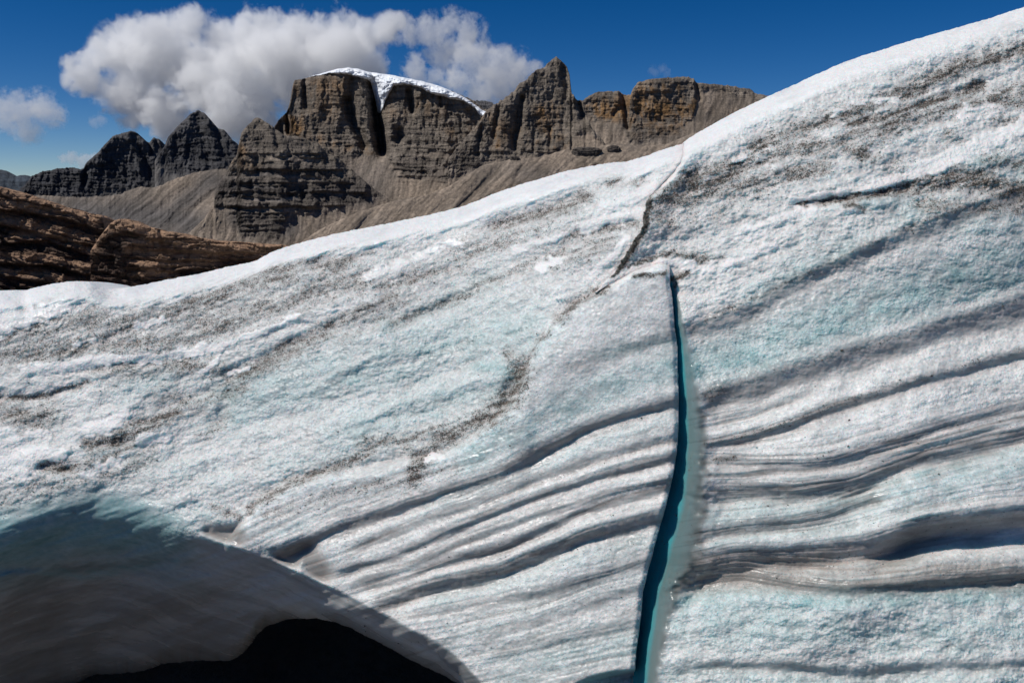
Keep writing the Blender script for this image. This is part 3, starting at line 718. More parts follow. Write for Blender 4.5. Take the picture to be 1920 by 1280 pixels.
GRIT = []
def sow(P, dirt, n, seed):
    rs = np.random.RandomState(seed)
    w = (np.clip(dirt, 0, 1.3) ** 1.6 * (0.15 + (fbm(np.arange(dirt.shape[1])[None] / 7. + 0 * dirt, np.arange(dirt.shape[0])[:, None] / 5. + 0 * dirt, 3, seed, .7) > .12))).ravel().astype(float)
    inview = (np.abs(P[..., 0] / P[..., 1]) < .8).ravel()
    w = w * inview
    area = np.ones_like(w)
    k = rs.choice(len(w), n, p=w / w.sum())
    GRIT.append(P.reshape(-1, 3)[k] + rs.normal(0, .0022, (n, 3)))
gl = build_left()
tag(gl, 'long white ice slope with a dark hollow under its lip, left of the blue crack', 'glacier', 'structure')
gr_ = build_right()
tag(gr_, 'tall banded ice wall rising to the upper right of the blue crack', 'glacier', 'structure')

def build_grit():
    rs = np.random.RandomState(9)
    pts = np.concatenate(GRIT); n = len(pts)
    octa = np.array([(1, 0, 0), (-1, 0, 0), (0, 1, 0), (0, -1, 0), (0, 0, 1), (0, 0, -1)], float)
    tri = np.array([(0, 2, 4), (2, 1, 4), (1, 3, 4), (3, 0, 4), (2, 0, 5), (1, 2, 5), (3, 1, 5), (0, 3, 5)])
    size = 0.0011 + 0.0017 * rs.rand(n) ** 2.5 + 0.003 * (rs.rand(n) > .985)
    V = octa[None] * (0.5 + rs.rand(n, 6, 1)) + rs.normal(0, .25, (n, 6, 3))
    V = V * size[:, None, None] * (np.array([1.3, .8, .8])) + pts[:, None]
    Fc = (tri[None] + 6 * np.arange(n)[:, None, None]).reshape(-1)
    base = pts.mean(0); V = (V - base).reshape(-1, 3).astype(np.float32)
    me = bpy.data.meshes.new('grit'); me.vertices.add(len(V)); me.vertices.foreach_set('co', V.ravel())
    me.loops.add(len(Fc)); me.loops.foreach_set('vertex_index', Fc.astype(np.int32))
    me.polygons.add(len(Fc) // 3); me.polygons.foreach_set('loop_start', np.arange(0, len(Fc), 3, dtype=np.int32))
    me.update(calc_edges=True)
    T = NT('dark_grit'); co = T.n('ShaderNodeTexCoord').outputs['Object']
    col = T.mix(T.ramp(T.noise(co, 60.0, 2), .4, .6), (0.05, 0.043, 0.035), (0.15, 0.125, 0.10))
    bs = T.n('ShaderNodeBsdfPrincipled', {'Base Color': col, 'Roughness': 0.7}); T.t.links.new(bs.outputs[0], T.out.inputs[0])
    me.materials.append(T.m)
    o = bpy.data.objects.new('grit', me); C.objects.link(o); o.location = base
    tag(o, 'scattered dark grit and fine rock crumbs lying in streaks on the dirty ice', 'grit', 'stuff')
build_grit()

# ================================================================== GROUND
def build_ground():
    r = np.concatenate([np.linspace(0.3, 14, 60), np.geomspace(14.5, 60000, 90)])
    a = np.linspace(0, 2 * math.pi, 181)
    R, A = np.meshgrid(r, a, indexing='ij')
    X, Y = R * np.sin(A), R * np.cos(A)
    Z = 0.75 - 3.3 * sst(0.6, 4.6, R)
    Z += 0.10 * fbm(X * 0.9, Y * 0.9, 4, 300) * sst(.5, 2, R)
    Z -= 0.16 * np.clip(R - 14, 0, 1500)
    Z += 3.0 * fbm(X / 40, Y / 40, 4, 301) * sst(20, 80, R) + 30 * fbm(X / 600, Y / 600, 4, 302) * sst(200, 900, R)
    return grid_object('ground', np.stack([X, Y, Z], -1), ground_material())
tag(build_ground(), 'dark bare bedrock under and behind the glacier, black inside the hollow', 'ground', 'structure')

# ================================================================== MOUNTAINS
GREY = (0.225, 0.188, 0.152); DARKC = (0.082, 0.070, 0.064); ORANGE = (0.30, 0.165, 0.065); TALUS = (0.285, 0.225, 0.172)
M_ROCK = mountain_material('banded_cliff_rock', GREY, DARKC, ORANGE, TALUS)
M_FAR = mountain_material('far_dark_rock', (0.105, 0.102, 0.105), (0.055, 0.056, 0.064), (0.16, 0.10, 0.06), (0.17, 0.155, 0.14))
M_BLUE = mountain_material('haze_tinted_ridge_rock', (0.075, 0.095, 0.12), (0.06, 0.08, 0.11), (0.09, 0.09, 0.09), (0.09, 0.11, 0.13), 0.3)  # blue distance haze put into the rock colour
M_SNOW = snow_material()

LAST = {}
def blur_x(A, s):
    n = A.shape[1]; k = np.arange(-int(3 * s), int(3 * s) + 1); w = np.exp(-(k / s) ** 2 / 2); w /= w.sum()
    Ap = np.pad(A, ((0, 0), (len(k) // 2, len(k) // 2)), 'edge')
    out = np.zeros_like(A)
    for i, wi in enumerate(w): out += wi * Ap[:, i:i + n]
    return out

def curtain(name, mat, sky_pts, ybot, D0, talus_fn, steps, cuts=(), orange=(), dark=(), rough=1.0, step=1.5, seed=0, x0=None, x1=None,
            lean=0.30, side=60.0, ysc=1.0, talus_extra=(), jag=1.0, turn=0.0, skew=0.3, bedk=1.0, stepk=.75):
    """a mountain face: relief in depth over the picture plane, with its own back side.
    steps: horizontal ledges (py, depth, x from, x to); cuts: gullies (polyline, half width, depth); talus_fn(PX) -> y where scree begins"""
    xs = np.arange(sky_pts[0][0] if x0 is None else x0, (sky_pts[-1][0] if x1 is None else x1) + step, step)
    m = D0 / F                                            # metres per picture unit
    jag = jag * 1.15
    cy = lin(sky_pts, xs) + jag * (3.0 * fbm(xs / 14.0, xs * 0, 4, seed, 0.6) + 1.0 * fbm(xs / 3.0, xs * 0, 2, seed + 9))
    nrow = int((ybot - cy.min()) / step)
    t = np.linspace(0, 1, nrow) ** 0.92
    PX = np.broadcast_to(xs[None], (nrow, len(xs))).astype(np.float32).copy()
    PY = (cy[None] + t[:, None] * (ybot - cy)[None]).astype(np.float32)
    wx = 10 * fbm(PX / 45., PY / 45., 3, seed + 20); wy = 7 * fbm(PX / 60., PY / 30., 3, seed + 21)
    ty = talus_fn(xs)[None] if talus_fn is not None else np.full((1, len(xs)), 9999.)
    tal = sst(-6, 10, PY - ty + wy * 1.2 + wx * .6)
    for pts, w, s in talus_extra: tal = np.maximum(tal, sst(.35, .6, stroke(PX + wx * .5, PY + wy * .5, pts, w, s) + .15 * fbm(PX / 8, PY / 8, 2, seed + 4)))
    # ledge pattern: alternation of cliffs and benches
    led = 0
    strat = fbm(PX / 150.0, (PY + wy * .8) / 7.0, 4, seed + 30, .62)
    bench = sst(0.08, 0.30, strat)
    dy = np.gradient(PY, axis=0)
    tb = sst(-70, 70, PY - blur_x(np.broadcast_to(ty, (1, len(xs))) + np.zeros((1, len(xs))), 34))
    big = blur_x((lean + (1.05 - lean) * tb), 26)
    up_ = 1 - tb; bk = 1 - (1 - bedk) * (1 - sst(-90, -45, PY - ty))
    fine_ = blur_x(0.55 * bk * bench * rough * (1 - tal), 7) - 0.15 * rough * (1 - tb)
    slope = big + fine_
    dep = np.cumsum((slope * dy)[::-1], 0)[::-1]          # accumulates upward, in picture units
    dep -= dep[-1:]
    dep = blur_x(dep, 4) + turn * (PX - xs[0])
    lvl = dep.copy()
    # buttresses and gullies
    g = ridged((PX + wx) / 52.0, (PY + wy) / 150.0, 5, seed + 40, .55)
    g2 = ridged((PX + wx * .6) / 15.0, (PY) / 46.0, 4, seed + 41, .6)
    g3 = fbm(PX / 5.0, PY / 7.0, 4, seed + 42, .6)
    c = 1 - tal
    dep -= c * rough * (13 * g + 5.0 * g2) + (1.9 * c * rough + .35) * g3
    # broken bedding: small undercut ledges
    sb = fbm(PX / 60.0, (PY + wy * .7) / 4.2, 3, seed + 44, .6)
    dep += c * rough * 2.2 * bk * sst(-.1, .25, sb)
    dep -= c * rough * (1 - bk) * 2.6 * ridged((PX + wx * .5) / 11.0, PY / 80.0 + wx * .02, 4, seed + 47, .6)
    cb, cv = cells((PX + wx) / 7.5, (PY + wy) / 5.5, seed + 5)
    cb2, cv2 = cells((PX + wx) / 20., (PY + wy) / 11., seed + 6)
    dep += c * rough * (2.4 * (cv - .5) + 3.4 * (cv2 - .5))
    # scree cones and runnels
    dep -= tal * 1.0 * (cells(PX / 4., PY / 3., seed + 7)[1] > .93) * (.5 + fbm(PX / 40., PY / 30., 2, seed + 8) > .45)
    dep -= tal * (6.0 * ridged((PX + PY * skew + wx) / 46.0, PY / 150.0, 4, seed + 45) + 1.1 * ridged((PX + PY * skew + wx * .3) / 9.0, PY / 70.0, 3, seed + 46))
    for (py, A, xa, xb) in steps:
        yy = PY + wy * .6 - (py if np.isscalar(py) else lin(py, PX))
        m_ = sst(xa - 10, xa + 10, PX) * (1 - sst(xb - 10, xb + 10, PX))
        m_ = m_ * np.clip(.75 + 1.3 * fbm(PX / 38., 0 * PX + py if np.isscalar(py) else 0 * PX, 3, seed + 71), 0, 1.4)
        dep -= stepk * A * m_ * (1 - sst(-1, 3, yy)) * np.exp(np.minimum(yy, 0) / 26.0)     # a band that juts out above the line
    for (pts, w, A) in cuts:
        dep += stroke(PX + wx * .35, PY + wy * .35, pts, w, A)
    # soft rounding at the skyline
    e = PY - cy[None]
    dep += 7.0 * np.exp(-e / 3.5)
    D = D0 + dep * m
    LAST['v'] = (xs, PY, D)
    tone = tal * (1.3 * fbm((PX + PY * skew + wx) / 9.0, PY / 90.0, 4, seed + 60, .65) + .5 * fbm(PX / 70., PY / 50., 3, seed + 61)) \
        + (1 - tal) * (.7 * fbm((PX + wx * .4) / 7.0, PY / 40.0, 4, seed + 62, .6) + .6 * fbm(PX / 45., PY / 30., 3, seed + 63) + .9 * fbm(PX / 90.0, (PY + wy * .8) / 3.5, 3, seed + 64, .6))
    o_ = strokes(PX + wx, PY + wy, orange) if orange else np.zeros_like(PX)
    d_ = strokes(PX + wx, PY + wy, dark) if dark else np.zeros_like(PX)
    cover = np.stack([np.clip(tal, 0, 1), np.clip(o_, 0, 1), np.clip(d_, 0, 1), np.clip(.5 + tone, 0, 1)], -1)
    P = world(PX, PY, D)
    # back side
    n = 10; B = []
    for i in range(n, 0, -1):
        tt = i / n
        b = P[0] + np.array([0, 1.0, 0]) * (side * m * 4 * tt) + np.array([0, 0, -1.0]) * (side * m * 3 * tt ** 1.3)
        b[:, 2] += m * 5 * perlin(xs / 30.0, xs * 0 + tt * 7, seed) * (1 if tt < 1 else 0) * tt
        B.append(b)
    P = np.concatenate([np.array(B), P], 0)
    return grid_object(name, P, mat, {'cover': pad(cover, n)})

# far blue ridge at the very left
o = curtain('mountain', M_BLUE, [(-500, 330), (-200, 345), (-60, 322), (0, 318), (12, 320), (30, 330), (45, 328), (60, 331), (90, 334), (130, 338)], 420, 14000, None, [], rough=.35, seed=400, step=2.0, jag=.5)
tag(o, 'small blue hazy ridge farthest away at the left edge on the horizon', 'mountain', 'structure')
# long low dark ridge with the craggy peak
o = curtain('mountain', M_FAR, [(20, 372), (40, 352), (60, 330), (80, 320), (110, 316), (135, 314), (156, 318), (162, 305), (180, 290), (196, 272), (212, 255), (230, 249), (246, 245), (258, 250), (268, 262),
            (280, 268), (288, 258), (300, 262), (312, 285), (325, 300), (345, 318), (380, 330), (430, 345)], 470, 3000,
            lambda x: lin([(20, 372), (100, 362), (160, 366), (215, 356), (260, 352), (300, 338), (340, 322), (430, 330)], x),
            [(322, 4, 160, 330), (300, 4, 200, 300)], cuts=[([(160, 318), (158, 345)], 5, 14), ([(255, 265), (285, 330)], 10, 12), ([(278, 268), (284, 290)], 4, 14)],
            dark=[([(40, 340), (160, 345)], 50, 1.0), ([(200, 320), (320, 320)], 40, .8)], rough=.9, seed=410, lean=.25, turn=.4)
tag(o, 'dark craggy peak with a long low ridge at far left, below the small cloud', 'mountain', 'structure')
# dark pyramid peak
o = curtain('mountain', M_FAR, [(290, 300), (308, 275), (315, 258), (330, 240), (345, 226), (358, 212), (372, 207), (384, 212), (396, 226), (408, 240), (422, 246), (432, 258), (446, 272), (470, 300), (520, 340)], 470, 2700,
            lambda x: lin([(290, 300), (320, 318), (350, 328), (380, 326), (420, 308), (450, 290), (520, 330)], x),
            [(285, 4, 310, 440), (250, 4, 330, 410), (268, 3, 310, 440)], cuts=[([(372, 215), (376, 250), (390, 300)], 8, 10), ([(408, 245), (420, 290)], 7, 12)],
            dark=[([(330, 290), (430, 290)], 45, .7)], rough=.9, seed=420, lean=.25, turn=.4)
tag(o, 'dark pointed pyramid peak between the craggy ridge and the stepped buttress', 'mountain', 'structure')
# right plateau with orange cliffs
o = curtain('mountain', M_ROCK, [(1050, 205), (1080, 190), (1092, 187), (1105, 180), (1118, 173), (1135, 171), (1160, 171), (1168, 178), (1182, 177), (1186, 168), (1196, 155), (1215, 149), (1245, 146), (1290, 144), (1301, 148),
            (1306, 156), (1340, 158), (1375, 162), (1408, 168), (1416, 175), (1440, 180), (1470, 190), (1560, 220)], 480, 2100,
            lambda x: lin([(1050, 240), (1090, 200), (1105, 215), (1112, 230), (1165, 228), (1180, 262), (1230, 264), (1270, 250), (1300, 215), (1312, 168), (1330, 162), (1350, 175), (1400, 180), (1560, 230)], x),
            [(172, 8, 1190, 1260), (205, 7, 1180, 1300), (224, 5, 1180, 1300), (190, 5, 1110, 1165), (240, 4, 1180, 1270)],
            cuts=[([(1168, 175), (1172, 205), (1178, 240)], 6, 26), ([(1215, 222), (1235, 225)], 7, 10), ([(1308, 160), (1312, 185)], 4, 14), ([(1150, 215), (1165, 200)], 6, 10)],
            orange=[([(1115, 205), (1160, 210)], 24, 1.0), ([(1185, 200), (1240, 210), (1310, 200)], 36, 1.0), ([(1200, 170), (1300, 165)], 14, .7)], dark=[([(1190, 258), (1240, 256)], 14, .4)], rough=.8, seed=430, lean=.16)
tag(o, 'flat topped mountain with orange banded cliffs, rightmost one meeting the ice crest', 'mountain', 'structure')
# main massif
MAIN_SKY = [(500, 260), (512, 240), (522, 226), (532, 215), (538, 210), (544, 190), (549, 160), (552, 151), (565, 148), (590, 144), (610, 139), (640, 137), (680, 140), (700, 144), (720, 146), (760, 148), (800, 156),
            (850, 172), (890, 190), (905, 205), (925, 205), (960, 230), (1010, 250)]
main = curtain('mountain', M_ROCK, MAIN_SKY, 500, 1850,
            lambda x: lin([(500, 300), (560, 300), (700, 290), (716, 284), (730, 300), (760, 330), (860, 340), (900, 345), (1010, 350)], x),
            [(282, 6, 560, 700), (232, 4, 730, 900), (250, 3, 720, 900), (265, 4, 720, 900), (296, 5, 730, 860), (306, 5, 735, 850), (318, 5, 730, 850), (330, 5, 740, 850), (340, 4, 740, 840), (205, 4, 780, 880), (182, 5, 780, 840)],
            cuts=[([(572, 150), (574, 200)], 5, 18), ([(652, 192), (660, 220), (672, 250), (684, 275)], 9, 34), ([(660, 150), (656, 185)], 6, 12), ([(700, 160), (704, 200), (712, 240), (716, 280)], 11, 60),
                  ([(706, 195), (716, 285)], 8, 40), ([(768, 172), (773, 210)], 5, 24), ([(750, 250), (752, 256)], 9, 22), ([(738, 262), (746, 266)], 6, 12), ([(538, 215), (541, 250)], 4, 40), ([(528, 230), (524, 262)], 10, 40),
                  ([(826, 180), (828, 200)], 4, 12), ([(880, 210), (900, 240)], 6, 8)],
            orange=[([(548, 200), (556, 250)], 16, 1.0), ([(560, 170), (650, 160)], 22, .55), ([(600, 200), (640, 200)], 26, .45), ([(590, 262), (620, 268)], 12, .7), ([(650, 280), (700, 285)], 10, .5), ([(740, 200), (860, 200)], 22, .4), ([(850, 250), (900, 255)], 16, .5)],
            dark=[([(760, 305), (860, 330)], 20, .45), ([(560, 330), (700, 340)], 50, .5)],
            talus_extra=[([(716, 290), (722, 330), (728, 350)], 9, .9), ([(800, 345), (835, 318)], 8, .9), ([(810, 290), (850, 290)], 9, .8)], rough=.85, seed=440, lean=.15, bedk=.15)
tag(main, 'broad cliff sided massif capped with bright snow in the middle of the skyline', 'mountain', 'structure')
# snow cap: lies along the top of the massif and spills down the gully
def snow_cap():
    xs = np.arange(580, 916, 1.0)
    top = lin([(580, 144), (600, 139), (615, 134), (635, 129), (655, 127), (675, 130), (690, 135), (705, 137), (730, 140), (760, 146), (790, 152), (820, 160), (850, 172), (870, 181), (890, 195), (905, 207), (915, 210)], xs) \
        + 1.0 * fbm(xs / 12., xs * 0, 3, 510)
    bot = lin([(580, 145), (600, 141), (617, 138), (650, 139), (670, 144), (685, 148), (694, 152), (698, 165), (703, 185), (708, 210), (713, 212), (718, 205), (722, 190), (730, 172), (738, 160), (760, 158), (790, 164),
               (800, 172), (830, 180), (850, 186), (868, 189), (890, 202), (900, 216), (906, 219), (915, 212)], xs) + 1.6 * fbm(xs / 6., xs * 0, 3, 511)
    t = np.linspace(0, 1, 60)
    PX = np.broadcast_to(xs[None], (60, len(xs))).copy()
    PY = top[None] + t[:, None] * (bot - top)[None]
    lx, lpy, lD = LAST['v']
    D = np.zeros_like(PX)
    for j, x in enumerate(xs):
        i = int(np.argmin(np.abs(lx - x))); D[:, j] = np.interp(PY[:, j], lpy[:, i], lD[:, i])
    kern = np.pad(D, ((4, 4), (0, 0)), 'edge'); D = sum(kern[i:i + 60] for i in range(9)) / 9.0
    D = blur_x(D, 4) - 16 - 10 + 9 * fbm(PX / 18., PY / 9., 4, 512) + 5 * ridged(PX / 8., PY / 6., 3, 513)
    D += 30 * np.exp(-(PY - top[None]) / 3.0) 
    D += 14 * np.exp(-(bot[None] - PY) / 1.5)
    P = world(PX, PY, D)
    n = 8; B = []
    for i in range(n, 0, -1):
        B.append(P[0] + np.array([0, 420.0, -60.0 * (i / n)]) * (i / n))
    F_ = [P[-1] + np.array([0, 90.0 * (i / 3), -2.0 * i]) for i in (1, 2, 3)]
    P = np.concatenate([np.array(B), P, np.array(F_)], 0)
    return grid_object('snow_cap', P, M_SNOW, parent=main)
snow_cap()
# small dark knob behind the saddle
o = curtain('mountain', M_FAR, [(880, 200), (889, 190), (893, 188), (905, 189), (915, 190), (924, 192), (927, 200), (940, 215)], 300, 2300, None, [], rough=.7, seed=445, step=1.0)
tag(o, 'small dark rock knob in the saddle between the snow capped massif and the sharp peak', 'mountain', 'structure')
# snow field just below the small saddle
# sharp peak
o = curtain('mountain', M_ROCK, [(840, 300), (880, 250), (905, 218), (915, 205), (925, 197), (945, 186), (960, 172), (980, 155), (992, 142), (1005, 133), (1018, 127), (1028, 119), (1037, 111), (1042, 104), (1047, 109), (1056, 118), (1063, 126),
            (1068, 142), (1070, 158), (1072, 178), (1082, 188), (1094, 195), (1097, 215), (1110, 240), (1150, 290)], 520, 1550,
            lambda x: lin([(840, 330), (870, 318), (905, 305), (930, 298), (960, 290), (1000, 292), (1040, 283), (1070, 270), (1090, 245), (1104, 242), (1150, 290)], x),
            [(284, 7, 870, 1060), (300, 6, 870, 930), (172, 3, 960, 1060), (160, 3, 990, 1060), (215, 3, 960, 1050), (240, 3, 930, 1040)],
            cuts=[([(978, 185), (972, 220), (966, 250), (964, 278)], 6, 24), ([(938, 200), (930, 240), (925, 270)], 5, 12), ([(1060, 130), (1064, 180), (1078, 225)], 8, 16), ([(1000, 250), (1002, 280)], 4, 9), ([(1030, 240), (1032, 275)], 4, 10),
                  ([(1085, 195), (1092, 222)], 9, 40), ([(900, 240), (896, 290)], 4, 12)],
            orange=[([(905, 230), (960, 250)], 20, .5), ([(930, 260), (935, 275)], 10, 1.0), ([(1015, 210), (1030, 250), (1045, 275)], 13, 1.0), ([(1000, 265), (1060, 270)], 14, .8), ([(1040, 190), (1050, 230)], 12, .7)],
            dark=[([(880, 300), (900, 320)], 22, .6)], rough=.9, seed=450, lean=.26, bedk=.4, jag=1.9)
tag(o, 'sharp pointed rock peak right of the snow capped massif', 'mountain', 'structure')
# stepped buttress
o = curtain('mountain', M_ROCK, [(200, 520), (300, 470), (350, 440), (385, 408), (400, 380), (404, 356), (412, 340), (424, 322), (436, 300), (444, 290), (448, 268), (453, 248), (462, 238), (470, 229), (478, 222), (484, 220), (494, 226), (505, 232), (515, 240), (535, 254), (560, 256),
            (580, 264), (596, 268), (610, 284), (640, 300), (665, 322), (690, 345), (720, 368), (760, 392), (820, 420)], 600, 1250,
            lambda x: lin([(200, 300), (380, 300), (396, 350), (404, 392), (415, 385), (440, 400), (450, 440), (520, 445), (540, 400), (560, 395), (600, 397), (640, 390), (670, 374), (700, 365), (820, 400)], x),
            [(288, 7, 440, 600), (318, 12, 430, 640), (342, 7, 420, 660), (360, 11, 410, 690), (386, 11, 405, 640), (398, 6, 430, 560), (406, 6, 440, 545), (414, 6, 440, 540), (422, 6, 450, 540), (431, 5, 450, 540), (302, 4, 430, 600)],
            cuts=[([(448, 262), (452, 290)], 4, 8), ([(516, 245), (522, 280)], 5, 9), ([(480, 300), (482, 318)], 5, 7), ([(580, 335), (570, 370)], 6, 9), ([(470, 345), (476, 380)], 5, 7)],
            orange=[([(452, 275), (456, 286)], 8, .6), ([(430, 300), (470, 310)], 14, .35)],
            dark=[([(420, 350), (560, 365), (680, 360)], 30, .95), ([(470, 325), (620, 320)], 18, .8), ([(450, 410), (540, 425)], 26, .9), ([(470, 265), (560, 275)], 18, .5)],
            talus_extra=[([(430, 372), (520, 376), (560, 371)], 4, .9), ([(590, 362), (670, 368)], 4, 1.), ([(500, 296), (600, 302)], 4, 1.), ([(420, 331), (500, 328), (600, 336)], 4, .95), ([(450, 393), (600, 394)], 4, 1.), ([(430, 350), (520, 352)], 3, .8)], rough=.9, seed=460, lean=.42, turn=.25, stepk=1.25)
tag(o, 'dark stepped buttress of rock bands in front of the snow capped massif', 'mountain', 'structure')
# scree slopes in the valley
o = curtain('scree_slope', M_ROCK, [(-200, 400), (40, 368), (80, 366), (150, 370), (220, 366), (260, 350), (290, 352), (330, 335), (370, 322), (420, 316), (440, 325), (500, 345), (560, 400), (620, 460)], 620, 1420,
            lambda x: np.full_like(x, 0.0), [], cuts=[([(350, 400), (420, 350)], 8, 5), ([(210, 385), (290, 380)], 14, -5), ([(380, 430), (440, 380)], 6, 5)], dark=[([(150, 400), (320, 410), (460, 450)], 42, 1.0), ([(400, 340), (330, 390)], 26, .9), ([(60, 380), (160, 380)], 12, .6)], rough=.8, seed=470, lean=1.0, jag=1.1, skew=1.1)
tag(o, 'grey brown scree slope below the two dark peaks', 'scree', 'structure')
o = curtain('scree_slope', M_ROCK, [(480, 520), (540, 470), (600, 430), (660, 402), (720, 382), (760, 372), (800, 366), (840, 350), (880, 326), (905, 310), (930, 305), (960, 298), (1000, 296), (1030, 290), (1060, 280), (1072, 282), (1100, 290),
            (1110, 278), (1150, 268), (1200, 275), (1250, 270), (1300, 250), (1400, 230)], 640, 1120,
            lambda x: np.full_like(x, 0.0), [], cuts=[([(700, 400), (650, 450)], 6, 7), ([(950, 300), (900, 350), (850, 400)], 5, 5), ([(985, 300), (960, 350)], 4, 4), ([(1100, 275), (1120, 310)], 6, 5)],
            orange=[], dark=[([(980, 325), (1040, 340)], 20, .5)], rough=.8, seed=480, lean=1.0, jag=.5, skew=1.0)
tag(o, 'brown scree fans running down below the sharp peak to the ice crest', 'scree', 'structure')
# solid rocks standing in the scree
def scree_rock(px, py, hw, hh, seed, label):
    lx, lpy, lD = LAST['v']
    i = int(np.argmin(np.abs(lx - px))); D = float(np.interp(py, lpy[:, i], lD[:, i])); m = D / F
    import bmesh
    bm = bmesh.new(); bmesh.ops.create_icosphere(bm, subdivisions=6, radius=1.0)
    co = np.array([v.co[:] for v in bm.verts])
    n = fbm(co[:, 0] * 1.6 + co[:, 1], co[:, 2] * 2.2 - co[:, 1], 5, seed, .6)
    st = fbm(co[:, 0] * .5, co[:, 2] * 9, 3, seed + 1); cv = cells(co[:, 0] * 6 + co[:, 1] * 4, co[:, 2] * 4, seed)[1]
    r = 1 + .30 * n + .07 * st + .10 * (cv - .5)
    co = np.sign(co) * np.abs(co) ** .6 * r[:, None] * np.array([hw * m, hw * m * .7, hh * m])
    for v, c in zip(bm.verts, co): v.co = Vector(c)
    me = bpy.data.meshes.new('rock'); bm.to_mesh(me); bm.free()
    for p in me.polygons: p.use_smooth = True
    ca = me.attributes.new('cover', 'FLOAT_COLOR', 'POINT')
    ca.data.foreach_set('color', np.tile(np.array([0, 0, .85, .5], np.float32), len(me.vertices)))
    me.materials.append(M_ROCK)
    o = bpy.data.objects.new('rock', me); C.objects.link(o); o.location = world(np.float64(px), np.float64(py), np.float64(D + hw * m * .45))
    tag(o, label, 'rock')
scree_rock(1100, 291, 29, 14, 5, 'large dark rock in the scree right below the sharp peak, just above the ice crest')
scree_rock(1150, 283, 12, 9, 6, 'smaller dark rock in the scree right of the large one, under the flat topped mountain')
scree_rock(965, 300, 9, 7, 7, 'smallest dark rock in the scree, under the left foot of the sharp peak')

# ================================================================== NEAR SANDSTONE OUTCROPS
M_OUT = outcrop_material()
def outcrop(sky_pts, ybot, D0, beds, seed, slant, tops, lean=.12, turn=.35):
    xs = np.arange(sky_pts[0][0], sky_pts[-1][0] + 1.0, 1.3)
    m = D0 / F
    cy = lin(sky_pts, xs) + 2.4 * fbm(xs / 18., xs * 0, 4, seed, .6) + .8 * fbm(xs / 4., xs * 0, 2, seed + 1)
    nr = int((ybot - cy.min()) / 1.3)
    t = np.linspace(0, 1, nr)
    PX = np.broadcast_to(xs[None], (nr, len(xs))).astype(np.float32).copy()
    PY = (cy[None] + t[:, None] * (ybot - cy)[None]).astype(np.float32)
    wx = 12 * fbm(PX / 50., PY / 50., 3, seed + 2); wy = 8 * fbm(PX / 70., PY / 40., 3, seed + 3)
    dep = (ybot - PY) * lean + turn * (PX - xs[0])
    lit_top = np.zeros_like(PX)
    S = PY - slant * PX
    # bedding: rounded beds with deep undercuts
    for pts, A, w in beds:
        s = PY + wy * .55 - lin(pts, PX) + 2.5 * fbm(PX / 14., PY / 14., 3, seed + 8)
        m_ = sst(pts[0][0] - 5, pts[0][0] + 25, PX) * (1 - sst(pts[-1][0] - 25, pts[-1][0] + 5, PX))
        dep += 1.5 * m_ * A * sst(0, 6, s) * np.exp(-np.maximum(s - 5, 0) / w)
        lit_top = np.maximum(lit_top, m_ * np.exp(-((s + 10) / 9.) ** 2))  # sunlit bed tops painted in a brighter orange
    f1 = fbm((PX + wx) / 90., (S + wy) / 7.0, 4, seed + 10, .62)
    dep += 5.0 * sst(-.05, .3, f1) + 3.0 * fbm((PX + wx) / 30., (PY + wy) / 14., 4, seed + 11)
    jx = ridged((PX + PY * .5 + wx) / 60., PY / 60., 4, seed + 12)
    dep -= 3.5 * jx
    dep += 1.4 * fbm(PX / 6., PY / 4., 3, seed + 13)
    dep += 10 * (cells((PX + wx) / 30., (S + wy) / 9., seed)[1] - .5) + 7 * (cells((PX + wx) / 13., (S + wy) / 9., seed + 1)[1] - .5)
    for pts, w, A in tops: dep += stroke(PX + wx * .3, PY + wy * .3, pts, w, A)
    e = PY - cy[None]
    dep += 9 * np.exp(-e / 4.)
    lit_top = np.maximum(lit_top, np.exp(-e / 14.))  # sunlit skyline edge painted brighter too
    face_shade = sst(-.1, .25, f1) * .7 + .5 * sst(15, 70, e)  # shade of recesses and faces put into the colour
    cover = np.stack([np.clip(lit_top * (1.1 + fbm(PX / 12, PY / 8, 3, seed + 14)), 0, 1), np.clip(face_shade * (1 - lit_top), 0, 1), np.zeros_like(PX), np.ones_like(PX)], -1)
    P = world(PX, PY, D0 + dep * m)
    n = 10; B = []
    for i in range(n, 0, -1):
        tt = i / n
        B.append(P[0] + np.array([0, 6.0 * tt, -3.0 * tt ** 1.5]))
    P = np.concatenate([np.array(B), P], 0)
    return grid_object('rock_outcrop', P, M_OUT, {'cover': pad(cover, n)})

